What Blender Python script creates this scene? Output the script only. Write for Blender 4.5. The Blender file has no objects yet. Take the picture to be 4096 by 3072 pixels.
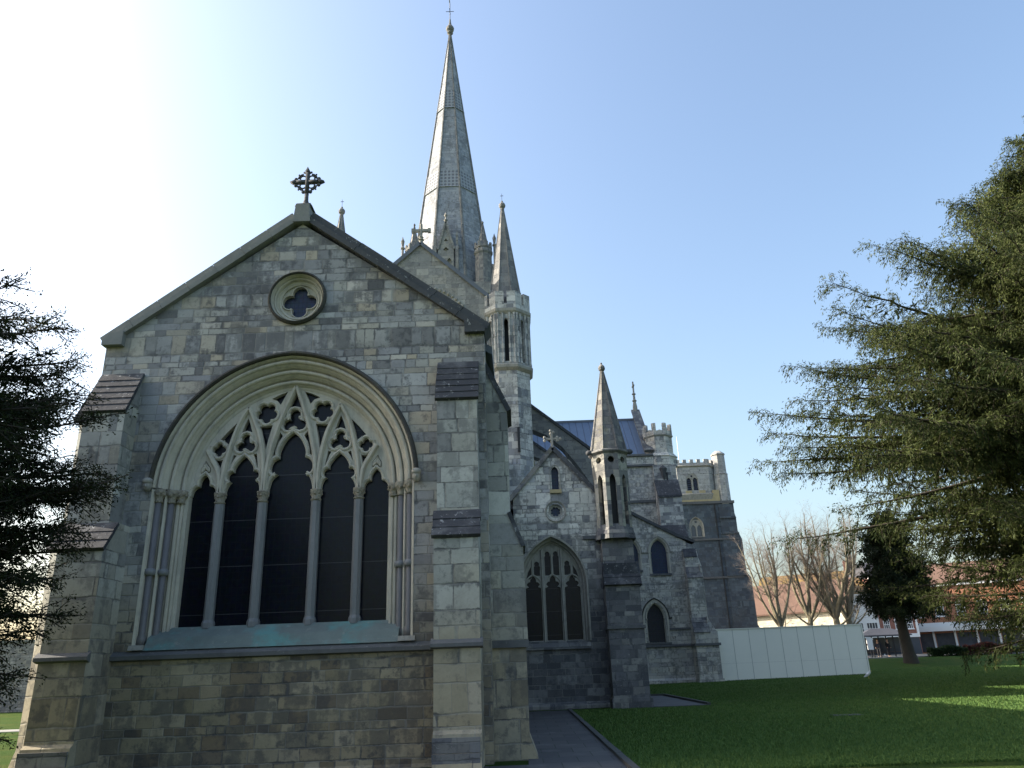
import bpy, bmesh, math, random
import numpy as np
from mathutils import Vector, Matrix, geometry
R = math.radians
rnd = random.Random(7)
rng = np.random.default_rng(11)
S = bpy.context.scene
COL = S.collection

# ---------------------------------------------------------------- camera
FPX, PITCH, ROLL, EYE = 3060.0, R(20.3), R(2.09), 1.6      # focal length in photo pixels (4096 wide)
_f = Vector((0, math.cos(PITCH), math.sin(PITCH)))
_u0 = Vector((0, -math.sin(PITCH), math.cos(PITCH))); _r0 = Vector((1, 0, 0))
_rt = math.cos(ROLL)*_r0 - math.sin(ROLL)*_u0
_up = math.cos(ROLL)*_u0 + math.sin(ROLL)*_r0
cam = bpy.data.cameras.new('camera'); camo = bpy.data.objects.new('camera', cam); COL.objects.link(camo)
M = Matrix.Identity(4)
for i in range(3):
    M[i][0] = _rt[i]; M[i][1] = _up[i]; M[i][2] = -_f[i]
M[2][3] = EYE
camo.matrix_world = M
cam.sensor_width = 36; cam.lens = 36*FPX/4096; cam.clip_end = 3000; cam.clip_start = .05
S.camera = camo

# ---------------------------------------------------------------- sky, sun, exposure
SUN_EL, SUN_AZ = R(30.6), R(279.0)          # azimuth clockwise from +y
w = bpy.data.worlds.new('World'); S.world = w; w.use_nodes = True
wn = w.node_tree; wn.nodes.clear()
sky = wn.nodes.new('ShaderNodeTexSky'); sky.sky_type = 'NISHITA'; sky.sun_disc = False
sky.sun_elevation = SUN_EL; sky.sun_rotation = SUN_AZ
sky.air_density = 1.3; sky.dust_density = 4.0; sky.ozone_density = 2.2; sky.altitude = 0
bg = wn.nodes.new('ShaderNodeBackground'); bg.inputs['Strength'].default_value = 0.13
wo = wn.nodes.new('ShaderNodeOutputWorld')
wn.links.new(sky.outputs[0], bg.inputs[0]); wn.links.new(bg.outputs[0], wo.inputs[0])
sl = bpy.data.lights.new('sun', 'SUN'); sl.energy = 5.0; sl.angle = R(.5); sl.color = (1, .9, .76)
so = bpy.data.objects.new('sun', sl); COL.objects.link(so); so.location = (-40, -5, 40)
sdir = Vector((math.sin(SUN_AZ)*math.cos(SUN_EL), math.cos(SUN_AZ)*math.cos(SUN_EL), math.sin(SUN_EL)))
so.rotation_euler = sdir.to_track_quat('Z', 'Y').to_euler()
S.view_settings.view_transform = 'Standard'; S.view_settings.look = 'None'
S.view_settings.gamma = 1; S.view_settings.exposure = 1.35

# ---------------------------------------------------------------- node helper and materials
class G:
    def __init__(s, name):
        s.m = bpy.data.materials.new(name); s.m.use_nodes = True
        s.t = s.m.node_tree; s.t.nodes.clear()
        s.out = s.t.nodes.new('ShaderNodeOutputMaterial')
    def set(s, sock, v):
        if isinstance(v, bpy.types.NodeSocket): s.t.links.new(v, sock)
        elif v is not None:
            if sock.type == 'RGBA' and len(v) == 3: v = (*v, 1)
            sock.default_value = v
    def node(s, t, ins=None, **props):
        n = s.t.nodes.new('ShaderNode'+t)
        for k, v in props.items(): setattr(n, k, v)
        for k, v in (ins or {}).items(): s.set(n.inputs[k], v)
        return n
    def math(s, op, a, b=None, c=None, clamp=False):
        n = s.node('Math', operation=op, use_clamp=clamp); s.set(n.inputs[0], a); s.set(n.inputs[1], b)
        if c is not None: s.set(n.inputs[2], c)
        return n.outputs[0]
    def vm(s, op, a, b=None):
        n = s.node('VectorMath', operation=op); s.set(n.inputs[0], a)
        if b is not None: s.set(n.inputs[1], b)
        return n.outputs['Value'] if op in ('DOT_PRODUCT', 'LENGTH') else n.outputs['Vector']
    def noise(s, vec, scale, detail=4, rough=.55, dim='3D', w=None):
        n = s.node('TexNoise', noise_dimensions=dim)
        if dim == '1D': s.set(n.inputs['W'], w)
        else: s.set(n.inputs['Vector'], vec)
        n.inputs['Scale'].default_value = scale; n.inputs['Detail'].default_value = detail; n.inputs['Roughness'].default_value = rough
        return n.outputs['Fac']
    def ramp(s, fac, stops, interp='LINEAR'):
        n = s.node('ValToRGB'); cr = n.color_ramp; cr.interpolation = interp
        while len(cr.elements) < len(stops): cr.elements.new(.5)
        for e, (p, c) in zip(cr.elements, stops):
            e.position = p; e.color = (*c, 1) if hasattr(c, '__len__') else (c, c, c, 1)
        s.set(n.inputs[0], fac); return n.outputs[0]
    def step(s, v, a, b):
        n = s.node('MapRange', interpolation_type='SMOOTHSTEP'); s.set(n.inputs[0], v)
        s.set(n.inputs[1], a); s.set(n.inputs[2], b); return n.outputs[0]
    def mix(s, f, a, b, blend='MIX'):
        n = s.node('Mix', data_type='RGBA', blend_type=blend); s.set(n.inputs[0], f); s.set(n.inputs[6], a); s.set(n.inputs[7], b)
        return n.outputs[2]
    def xyz(s, x=0, y=0, z=0):
        n = s.node('CombineXYZ'); s.set(n.inputs[0], x); s.set(n.inputs[1], y); s.set(n.inputs[2], z); return n.outputs[0]
    def sep(s, v):
        n = s.node('SeparateXYZ'); s.set(n.inputs[0], v); return n.outputs
    def pos(s): return s.node('NewGeometry').outputs['Position']
    def uv(s):
        g = s.node('NewGeometry'); p = g.outputs['Position']
        t = s.vm('NORMALIZE', s.vm('CROSS_PRODUCT', (0, 0, 1), g.outputs['True Normal']))
        return p, s.vm('DOT_PRODUCT', p, t), s.sep(p)[2]
    def finish(s, col, rough=.85, bump=None, bstr=.4, bdist=.02, spec=.3, **extra):
        b = s.node('BsdfPrincipled'); s.set(b.inputs['Base Color'], col); s.set(b.inputs['Roughness'], rough)
        b.inputs['Specular IOR Level'].default_value = spec
        for k, v in extra.items(): s.set(b.inputs[k.replace('_', ' ')], v)
        if bump is not None:
            bn = s.node('Bump'); bn.inputs['Strength'].default_value = bstr; bn.inputs['Distance'].default_value = bdist
            s.set(bn.inputs['Height'], bump); s.t.links.new(bn.outputs[0], b.inputs['Normal'])
        s.t.links.new(b.outputs[0], s.out.inputs[0]); return s.m

def ashlar(name, pal, h=.27, w=.5, mort=(.24, .235, .21), mw=.012, stain=.5, dark=(.06, .062, .068), grain=.35, low=None, lowz=(0, 2.4), lich=.0, moss=.0):
    """Random coursed stone: varied course heights and block lengths, a colour of its own for each block, joints, stains."""
    g = G(name); p, u, z = g.uv()
    wob = g.noise(p, 3.1, 3); wob2 = g.noise(g.vm('ADD', p, (7, 3, 1)), 2.7, 3)
    z1 = g.math('ADD', z, g.math('MULTIPLY', g.math('SUBTRACT', wob, .5), .05))
    z2 = g.math('ADD', z1, g.math('MULTIPLY', g.noise(None, 1.7, 1, dim='1D', w=z), h*1.9))
    rz = g.math('DIVIDE', z2, h); row = g.math('FLOOR', rz)
    wn_ = g.node('TexWhiteNoise', noise_dimensions='1D'); g.set(wn_.inputs['W'], row); rr = wn_.outputs['Value']
    ww = g.math('MULTIPLY', g.math('ADD', .62, g.math('MULTIPLY', rr, .8)), w)
    u1 = g.math('ADD', u, g.math('MULTIPLY', g.math('SUBTRACT', wob2, .5), .05))
    un = g.noise(None, 1.0, 1, dim='1D', w=g.math('ADD', g.math('MULTIPLY', u, 1.5), g.math('MULTIPLY', row, 9.7)))
    u2 = g.math('ADD', g.math('ADD', u1, g.math('MULTIPLY', rr, 19.0)), g.math('MULTIPLY', un, w*1.3))
    q = g.math('DIVIDE', u2, ww); colm = g.math('FLOOR', q)
    wb = g.node('TexWhiteNoise', noise_dimensions='2D'); g.set(wb.inputs['Vector'], g.xyz(row, colm, 0))
    rv = wb.outputs['Value']; rc = g.sep(wb.outputs['Color'])
    fu = g.math('FRACT', q); fz = g.math('FRACT', rz)
    du = g.math('MULTIPLY', g.math('MINIMUM', fu, g.math('SUBTRACT', 1, fu)), ww)
    dz = g.math('MULTIPLY', g.math('MINIMUM', fz, g.math('SUBTRACT', 1, fz)), h)
    d = g.math('MINIMUM', du, dz)
    edge = g.step(d, 0.0, mw*1.6)
    n = len(pal)
    c = g.ramp(rv, [(i/n, pal[i]) for i in range(n)], 'CONSTANT')
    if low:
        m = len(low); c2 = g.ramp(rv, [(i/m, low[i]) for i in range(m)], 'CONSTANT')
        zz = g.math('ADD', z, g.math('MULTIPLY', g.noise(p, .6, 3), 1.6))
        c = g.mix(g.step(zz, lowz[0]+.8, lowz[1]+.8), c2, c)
    gr = g.noise(p, 19, 8, .78); gr2 = g.noise(p, 2.2, 5, .65); big = g.noise(p, .42, 5, .6)
    pt = g.noise(p, 5.5, 4, .7)
    br = g.math('ADD', g.math('ADD', 1-grain*1.35, g.math('MULTIPLY', gr, grain*1.2)), g.math('MULTIPLY', gr2, grain*1.5))
    br = g.math('MULTIPLY', br, g.math('ADD', .86, g.math('MULTIPLY', rc[1], .28)))
    c = g.mix(1.0, c, g.xyz(br, br, br), 'MULTIPLY')
    # weathering: soft broad dark stains, thin streaks, patchy crusts inside blocks
    st = g.noise(g.xyz(g.math('MULTIPLY', u, 1.6), g.math('MULTIPLY', z, .22), row), 1.5, 4, .6)
    bs = g.math('MULTIPLY', g.step(g.math('ADD', g.math('ADD', g.math('MULTIPLY', big, .40), g.math('MULTIPLY', st, .35)), g.math('MULTIPLY', pt, .25)), .495, .565), stain)
    c = g.mix(bs, c, dark)
    c = g.mix(g.math('MULTIPLY', g.step(pt, .52, .62), g.math('MULTIPLY', rc[2], stain*.8)), c, dark)
    if lich > 0:
        c = g.mix(g.math('MULTIPLY', g.step(g.noise(p, 11, 5, .75), .60, .66), lich), c, (.46, .46, .42))
    if moss > 0:
        c = g.mix(g.math('MULTIPLY', g.step(g.noise(p, 1.9, 5, .7), .52, .68), moss), c, (.19, .17, .07))
    c = g.mix(g.math('MULTIPLY', g.math('SUBTRACT', 1, edge), g.math('ADD', .25, g.math('MULTIPLY', gr2, .7))), c, mort)
    ero = g.math('MULTIPLY', g.step(g.math('ADD', d, g.math('MULTIPLY', g.math('SUBTRACT', pt, .5), .16)), .028, .0), g.step(g.noise(p, 1.3, 4, .6), .42, .62))
    c = g.mix(g.math('MULTIPLY', ero, .75), c, dark)
    hgt = g.math('ADD', g.math('MULTIPLY', edge, .55), g.math('ADD', g.math('MULTIPLY', gr, .3), g.math('MULTIPLY', rc[0], .35)))
    return g.finish(c, .9, hgt, .55, .022)

def plain(name, col, var=.25, scale=6, rough=.8, bump=.25, spots=None, spotc=(.4, .4, .38), stain=0, stainc=(.08, .08, .08), spec=.3, bd=.01, streak=0):
    g = G(name); p = g.pos()
    n1 = g.noise(p, scale, 6, .65); n2 = g.noise(p, scale*.17, 4, .6)
    b = g.math('ADD', 1-var, g.math('ADD', g.math('MULTIPLY', n1, var), g.math('MULTIPLY', n2, var)))
    c = g.mix(1.0, col, g.xyz(b, b, b), 'MULTIPLY')
    if stain: c = g.mix(g.math('MULTIPLY', g.step(g.noise(p, scale*.35, 5, .65), .5, .68), stain), c, stainc)
    if streak:
        x, y, z = g.sep(p)
        sn = g.noise(g.xyz(g.math('MULTIPLY', x, 5), g.math('MULTIPLY', y, 5), g.math('MULTIPLY', z, .5)), 1.5, 4, .65)
        c = g.mix(g.math('MULTIPLY', g.step(sn, .48, .66), streak), c, stainc)
    if spots: c = g.mix(g.math('MULTIPLY', g.step(g.noise(p, scale*2.2, 5, .75), .60, .66), spots), c, spotc)
    return g.finish(c, rough, n1 if bump else None, bump, bd, spec)

MATS = {}
def mats():
    m = MATS
    # Lady chapel: grey-blue, buff and pale blocks; browner below the string course, darkened there for shade too
    m['chapel'] = ashlar('chapel_ashlar', [(0.268, 0.272, 0.274), (0.323, 0.323, 0.309), (0.226, 0.228, 0.231), (0.357, 0.349, 0.313), (0.29, 0.292, 0.287), (0.391, 0.383, 0.352), (0.256, 0.257, 0.263), (0.332, 0.311, 0.266), (0.302, 0.3, 0.287), (0.348, 0.349, 0.339), (0.176, 0.175, 0.175), (0.315, 0.315, 0.309), (0.393, 0.362, 0.302), (0.447, 0.421, 0.374), (0.366, 0.323, 0.255)],
                         h=.205, w=.38, stain=.55, mort=(.22, .22, .205), low=[(0.263, 0.222, 0.146), (0.289, 0.251, 0.172), (0.218, 0.175, 0.113), (0.317, 0.27, 0.187), (0.252, 0.219, 0.153), (0.159, 0.131, 0.097), (0.333, 0.287, 0.206), (0.279, 0.232, 0.158), (0.191, 0.15, 0.101), (0.272, 0.238, 0.172), (0.263, 0.222, 0.146), (0.317, 0.27, 0.187), (0.289, 0.251, 0.172)], lowz=(1.2, 4.2))
    m['butt'] = ashlar('buttress_ashlar', [(0.337, 0.343, 0.313), (0.391, 0.393, 0.358), (0.29, 0.293, 0.274), (0.354, 0.343, 0.287), (0.419, 0.421, 0.384), (0.308, 0.305, 0.269), (0.244, 0.247, 0.241), (0.373, 0.37, 0.326)],
                       h=.33, w=.62, stain=.42, low=[(0.306, 0.264, 0.183), (0.343, 0.301, 0.21), (0.267, 0.229, 0.154), (0.315, 0.283, 0.21), (0.239, 0.207, 0.145), (0.334, 0.297, 0.223)], lowz=(1.0, 4.0))
    m['north'] = ashlar('blackened_ashlar', [(0.518, 0.503, 0.449), (0.567, 0.546, 0.486), (0.468, 0.459, 0.426), (0.547, 0.527, 0.468), (0.36, 0.357, 0.351), (0.587, 0.566, 0.51), (0.508, 0.488, 0.431), (0.236, 0.236, 0.235)],
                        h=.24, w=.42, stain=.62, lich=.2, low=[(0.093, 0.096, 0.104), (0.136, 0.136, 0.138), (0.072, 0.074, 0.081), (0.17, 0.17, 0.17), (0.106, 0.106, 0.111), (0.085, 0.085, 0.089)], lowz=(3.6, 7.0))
    m['dark'] = ashlar('dark_ashlar', [(.12, .12, .128), (.155, .155, .155), (.09, .092, .10), (.19, .185, .175), (.13, .13, .135), (.22, .215, .20)], h=.25, w=.42, stain=.6, lich=.35, mw=.008, mort=(.15, .15, .15))
    m['pale'] = ashlar('pale_ashlar', [(0.445, 0.432, 0.387), (0.483, 0.465, 0.409), (0.421, 0.409, 0.378), (0.474, 0.446, 0.382), (0.436, 0.418, 0.374), (0.359, 0.351, 0.334), (0.503, 0.483, 0.431)], h=.3, w=.55, stain=.5, mort=(0.234, 0.239, 0.229))
    m['choir'] = ashlar('choir_ashlar', [(0.289, 0.281, 0.261), (0.328, 0.316, 0.285), (0.257, 0.254, 0.242), (0.312, 0.296, 0.261), (0.273, 0.265, 0.246), (0.234, 0.23, 0.222)], h=.34, w=.62, stain=.3, mort=(0.281, 0.273, 0.25))
    m['turret'] = ashlar('turret_ashlar', [(.43, .43, .415), (.50, .495, .465), (.30, .31, .325), (.47, .46, .43), (.40, .40, .385), (.24, .245, .255), (.52, .51, .48)], h=.3, w=.45, stain=.42, mort=(0.328, 0.328, 0.303))
    m['bell'] = ashlar('bell_tower_ashlar', [(0.076, 0.096, 0.117), (0.089, 0.109, 0.128), (0.064, 0.08, 0.102), (0.082, 0.102, 0.121), (0.097, 0.12, 0.139), (0.07, 0.088, 0.104)], h=.4, w=.8, stain=.5, mort=(0.073, 0.077, 0.077))  # darkened: the shadow over the tower body is put into the colour
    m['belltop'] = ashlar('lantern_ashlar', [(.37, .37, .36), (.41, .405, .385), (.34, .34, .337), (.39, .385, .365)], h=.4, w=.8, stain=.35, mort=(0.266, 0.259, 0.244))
    m['buff'] = plain('buff_stone', (.40, .33, .19), .35, 3, .9, stain=.3)
    m['spire'] = ashlar('spire_stone', [(0.302, 0.321, 0.353), (0.338, 0.352, 0.372), (0.27, 0.291, 0.323), (0.317, 0.332, 0.353)], h=.38, w=.7, stain=.4, mort=(.26, .27, .295), mw=.02, grain=.35)  # pale blue lift puts veiling haze into the stone colour
    m['spirelet'] = ashlar('spirelet_stone', [(.17, .168, .16), (.21, .205, .19), (.13, .13, .135), (.19, .185, .17)], h=.3, w=.5, stain=.55, lich=.45, moss=.35, mort=(.2, .2, .2))
    m['cream'] = plain('dressed_limestone', (.47, .44, .365), .35, 9, .8, stain=.25, stainc=(.22, .215, .20), streak=.35)
    m['creamd'] = plain('weathered_limestone', (.30, .29, .255), .35, 8, .85, stain=.5, stainc=(.13, .13, .125), streak=.4)
    m['carved'] = plain('carved_foliage_stone', (.33, .30, .235), .6, 22, .9, 1.0, stain=.7, stainc=(.10, .09, .07), bd=.05)
    m['marble'] = plain('purbeck_marble', (.155, .15, .152), .3, 7, .45, .05, stain=.3, stainc=(.1, .1, .1))
    m['mullion'] = plain('mullion_marble', (.20, .205, .21), .3, 6, .5, .08, stain=.35, stainc=(.13, .135, .14), streak=.3)
    m['sill'] = plain('copper_stained_sill', (.15, .185, .175), .6, 3.2, .85, stain=.85, stainc=(.12, .29, .275), spots=.4, spotc=(.30, .30, .27))
    m['string'] = plain('mossy_string_course', (.115, .118, .12), .5, 5, .9, .4, stain=.5, stainc=(.06, .06, .065), spots=.3)
    m['hood'] = plain('dark_hood_mould', (.06, .058, .054), .5, 7, .95, .6, stain=.5, stainc=(.10, .095, .055), spots=.15, bd=.03)
    m['cap'] = plain('black_weathering_stone', (.045, .048, .055), .5, 4, .9, .5, stain=.6, stainc=(.15, .155, .16), spots=.7, spotc=(.36, .37, .37), bd=.03)
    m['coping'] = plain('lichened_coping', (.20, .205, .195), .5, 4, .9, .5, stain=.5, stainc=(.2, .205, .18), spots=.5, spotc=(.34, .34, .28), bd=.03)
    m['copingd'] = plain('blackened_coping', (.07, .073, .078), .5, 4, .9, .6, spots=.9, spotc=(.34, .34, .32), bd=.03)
    m['iron'] = plain('gilt_iron', (.30, .24, .12), .2, 5, .5)
    m['black'] = plain('black_paint', (.02, .021, .024), .2, 8, .5)
    m['louvre'] = plain('slate_louvre', (.075, .085, .12), .2, 5, .7)
    m['white'] = plain('white_paint', (.74, .75, .74), .08, 3, .55, .05)
    m['slate'] = plain('dark_slate', (.07, .072, .085), .4, 3, .7)
    # dark leaded glass
    def glass(name, base, lead=.11, mixc=(.012, .014, .02), rough=.22):
        g = G(name); p, u, z = g.uv()
        fx = g.math('FRACT', g.math('DIVIDE', u, lead)); fz = g.math('FRACT', g.math('DIVIDE', z, lead*1.35))
        line = g.math('MAXIMUM', g.math('LESS_THAN', fx, .09), g.math('LESS_THAN', fz, .08))
        vo = g.node('TexVoronoi', feature='F1'); g.set(vo.inputs['Vector'], p); vo.inputs['Scale'].default_value = 13
        c = g.mix(g.noise(p, 5, 4), base, mixc); c = g.mix(.25, c, g.mix(1.0, vo.outputs['Color'], base, 'MULTIPLY'))
        bar = g.math('LESS_THAN', g.math('FRACT', g.math('DIVIDE', z, .92)), .016)
        c = g.mix(g.math('MULTIPLY', line, .6), c, (.014, .014, .016)); c = g.mix(bar, c, (.05, .05, .055))
        tilt = g.noise(g.xyz(g.math('FLOOR', g.math('DIVIDE', u, lead)), g.math('FLOOR', g.math('DIVIDE', z, lead*1.35)), 0), 3.3, 0)
        return g.finish(c, rough, tilt, .25, .02, .18)
    m['glass'] = glass('dark_stained_glass', (.010, .013, .022), mixc=(.007, .008, .012))
    m['glassb'] = glass('blue_grey_glass', (.05, .065, .11), .09, (.035, .045, .085), .3)
    m['glassn'] = glass('plain_quarry_glass', (.03, .036, .05), .1, (.045, .05, .062), .2)
    g = G('window_pane'); p = g.pos()
    m['pane'] = g.finish(g.mix(g.noise(p, 1.3, 3), (.03, .035, .045), (.09, .10, .12)), .12, spec=.5)
    # lead roof with raised rolls
    g = G('lead_roof'); p = g.pos(); x, y, z = g.sep(p)
    f = g.math('FRACT', g.math('DIVIDE', x, .72)); roll = g.math('SUBTRACT', 1, g.step(g.math('ABSOLUTE', g.math('SUBTRACT', f, .5)), .02, .07))
    c = g.mix(g.noise(p, 1.1, 5, .65), (.085, .125, .20), (.13, .175, .25)); c = g.mix(g.math('MULTIPLY', roll, .75), c, (.045, .06, .09))
    m['lead'] = g.finish(c, .5, g.math('ADD', roll, g.math('MULTIPLY', g.noise(p, 3, 3), .2)), .6, .06, .5)
    m['leadgrey'] = plain('grey_lead', (.12, .135, .16), .3, 2, .6)
    # decorated band of the spire: carved tracery grid, shade of its hollows put into the colour
    g = G('spire_lattice'); p, u, z = g.uv()
    fu = g.math('FRACT', g.math('DIVIDE', u, .46)); fz = g.math('FRACT', g.math('DIVIDE', z, .5))
    d2 = g.vm('LENGTH', g.xyz(g.math('SUBTRACT', fu, .5), g.math('SUBTRACT', fz, .5), 0))
    hole = g.math('SUBTRACT', 1, g.step(d2, .27, .36)); 
    c = g.mix(hole, g.mix(g.noise(p, 4, 4), (.33, .345, .37), (.28, .30, .33)), (.165, .175, .20))
    m['lattice'] = g.finish(c, .9, g.math('SUBTRACT', 1, hole), .8, .12)
    # grass
    g = G('lawn_grass'); p = g.pos()
    n1 = g.noise(p, 42, 5, .7); n2 = g.noise(p, .55, 5, .6); n3 = g.noise(p, 3.3, 4, .6); n4 = g.noise(p, 160, 2, .6)
    c = g.mix(n1, (.022, .050, .013), (.078, .128, .030)); c = g.mix(g.step(n2, .42, .68), c, g.mix(n1, (.04, .062, .015), (.105, .13, .036)))
    c = g.mix(g.math('MULTIPLY', g.step(n3, .56, .74), .5), c, (.018, .042, .014))
    m['grass'] = g.finish(c, .95, g.math('ADD', n1, n4), 1.0, .03, .03)
    g = G('grass_blade'); at = g.node('Attribute', attribute_name='tint'); p = g.pos()
    c = g.mix(at.outputs['Fac'], (.03, .078, .017), (.12, .19, .045))
    m['blade'] = g.finish(c, .7, spec=.2)
    # paving slabs
    g = G('stone_paving'); p = g.pos()
    b = g.node('TexBrick', {'Vector': g.vm('MULTIPLY', p, (1, 1, 0)), 'Color1': (.055, .055, .06), 'Color2': (.085, .083, .083), 'Mortar': (.03, .035, .03)})
    b.inputs['Scale'].default_value = 1.0; b.inputs['Brick Width'].default_value = .62; b.inputs['Row Height'].default_value = .82; b.inputs['Mortar Size'].default_value = .012
    n = g.noise(p, 7, 5, .65); c = g.mix(g.step(n, .45, .75), b.outputs['Color'], (.07, .072, .07)); c = g.mix(g.math('MULTIPLY', g.step(g.noise(p, 1.2, 4), .55, .7), .5), c, (.16, .16, .16))
    m['paving'] = g.finish(c, .7, g.math('ADD', b.outputs['Fac'], g.math('MULTIPLY', n, -.4)), .4, -.01)
    m['kerb'] = plain('kerb_stone', (.065, .068, .066), .4, 5, .9, .3, stain=.4, stainc=(.06, .07, .05))
    m['tarmac'] = plain('tarmac', (.06, .06, .062), .3, 20, .85)
    m['pavement'] = plain('pavement_slabs', (.22, .215, .20), .25, 4, .85)
    m['hoard'] = plain('pale_hoarding_board', (.80, .79, .70), .06, 1.2, .6, .04, stain=.12, stainc=(.5, .54, .52))
    m['hoardedge'] = plain('hoarding_joint', (.42, .43, .39), .1, 3, .7)
    m['bark'] = plain('brown_bark', (.045, .037, .028), .5, 9, .95, .8, stain=.5, stainc=(.05, .045, .03), bd=.04)
    m['limebark'] = plain('lime_bark', (.17, .15, .105), .5, 5, .95, .7, stain=.6, stainc=(.085, .08, .045), bd=.04)
    m['twig'] = plain('winter_twig', (.20, .165, .14), .3, 5, .9, 0)
    def leaf(name, a, b):
        g = G(name); at = g.node('Attribute', attribute_name='tint')
        bs = g.node('BsdfPrincipled'); c = g.mix(at.outputs['Fac'], a, b); g.set(bs.inputs['Base Color'], c)
        bs.inputs['Roughness'].default_value = .6; bs.inputs['Specular IOR Level'].default_value = .12
        tr = g.node('BsdfTranslucent'); g.set(tr.inputs[0], c); mx = g.node('MixShader'); mx.inputs[0].default_value = .32
        g.t.links.new(bs.outputs[0], mx.inputs[1]); g.t.links.new(tr.outputs[0], mx.inputs[2]); g.t.links.new(mx.outputs[0], g.out.inputs[0])
        return g.m
    m['yew'] = leaf('yew_foliage', (.022, .036, .014), (.085, .105, .03))
    m['yewdark'] = leaf('dark_yew_foliage', (.008, .014, .007), (.036, .048, .015))
    m['cedar'] = leaf('conifer_foliage', (.018, .030, .010), (.098, .116, .036))
    m['hedge'] = leaf('hedge_foliage', (.02, .04, .018), (.05, .075, .03))
    m['redhedge'] = leaf('red_shrub_foliage', (.06, .022, .02), (.13, .05, .035))
    m['gold'] = leaf('yellow_shrub_foliage', (.11, .11, .03), (.24, .22, .06))
    m['orange'] = leaf('orange_shrub_foliage', (.25, .11, .03), (.42, .2, .05))
    # street materials
    def tiles(name, a, b, moss=0):
        g = G(name); p = g.pos(); x, y, z = g.sep(p)
        c = g.mix(g.noise(p, 2.2, 5, .7), a, b); f = g.math('FRACT', g.math('DIVIDE', z, .17))
        c = g.mix(g.math('MULTIPLY', g.math('LESS_THAN', f, .2), .45), c, (.05, .035, .03))
        if moss: c = g.mix(g.math('MULTIPLY', g.step(g.noise(p, .9, 5, .7), .42, .6), moss), c, (.27, .19, .05))
        return g.finish(c, .9, f, .4, .04)
    m['tile'] = tiles('clay_tiles', (.11, .066, .05), (.17, .105, .08))
    m['mosstile'] = tiles('yellow_lichened_tiles', (.13, .08, .05), (.19, .12, .075), .7)
    m['creamwall'] = ashlar('cream_church_stone', [(.55, .51, .40), (.60, .56, .45), (.50, .46, .36)], h=.3, w=.5, stain=.1, mort=(.5, .47, .38))
    def brick(name, a, b):
        g = G(name); p, u, z = g.uv()
        t = g.node('TexBrick', {'Vector': g.xyz(u, z, 0), 'Color1': a, 'Color2': b, 'Mortar': (.3, .24, .2)})
        t.inputs['Scale'].default_value = 1; t.inputs['Brick Width'].default_value = .23; t.inputs['Row Height'].default_value = .075; t.inputs['Mortar Size'].default_value = .008
        return g.finish(g.mix(g.math('MULTIPLY', g.noise(p, 2, 4), .4), t.outputs['Color'], (.10, .05, .04)), .85)
    m['brick'] = brick('red_brick', (.26, .085, .06), (.34, .12, .08))
    m['obrick'] = brick('orange_brick', (.40, .15, .07), (.48, .20, .095))
    m['whitewall'] = plain('white_render', (.68, .69, .68), .12, 2, .8, .1, stain=.15, stainc=(.5, .5, .5))
    m['shopfront'] = plain('dark_shopfront', (.05, .06, .075), .3, 2, .4)
    m['coat'] = plain('black_coat', (.018, .018, .02), .3, 8, .9)
    m['coatb'] = plain('navy_coat', (.03, .035, .06), .3, 8, .9)
    m['trousers'] = plain('dark_trousers', (.03, .03, .035), .3, 8, .9)
    m['skin'] = plain('skin', (.42, .26, .19), .1, 8, .6)
    m['hair'] = plain('brown_hair', (.06, .035, .02), .3, 12, .8)
    m['gullw'] = plain('gull_white', (.78, .78, .76), .08, 20, .7)
    m['gullg'] = plain('gull_grey', (.55, .57, .60), .1, 20, .7)
    m['gully'] = plain('gull_yellow', (.55, .40, .08), .1, 20, .5)
    m['wood'] = plain('weathered_teak', (.09, .075, .06), .4, 9, .85, .3)
    m['tomb'] = plain('grey_tomb_stone', (.20, .215, .24), .4, 4, .85, .4, stain=.4, stainc=(.1, .11, .1))
    m['rubble'] = ashlar('rubble_wall', [(.24, .235, .22), (.30, .29, .27), (.19, .185, .18), (.27, .25, .22)], h=.16, w=.26, stain=.4, mw=.02, mort=(.2, .2, .19))
mats()
# ---------------------------------------------------------------- mesh helpers
FRONT = lambda a, b, d: (a, d, b)            # facade plane: a = x, b = z, d = y (depth)
SIDE = lambda a, b, d: (d, a, b)             # profile in (y, z), extruded along x
def ROT(cx, cy, ang, r=0.0):                 # a facet whose outward normal points along ang; d<0 is outward
    ca, sa = math.cos(ang), math.sin(ang)
    return lambda a, b, d: (cx+(r-d)*ca-a*sa, cy+(r-d)*sa+a*ca, b)

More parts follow.
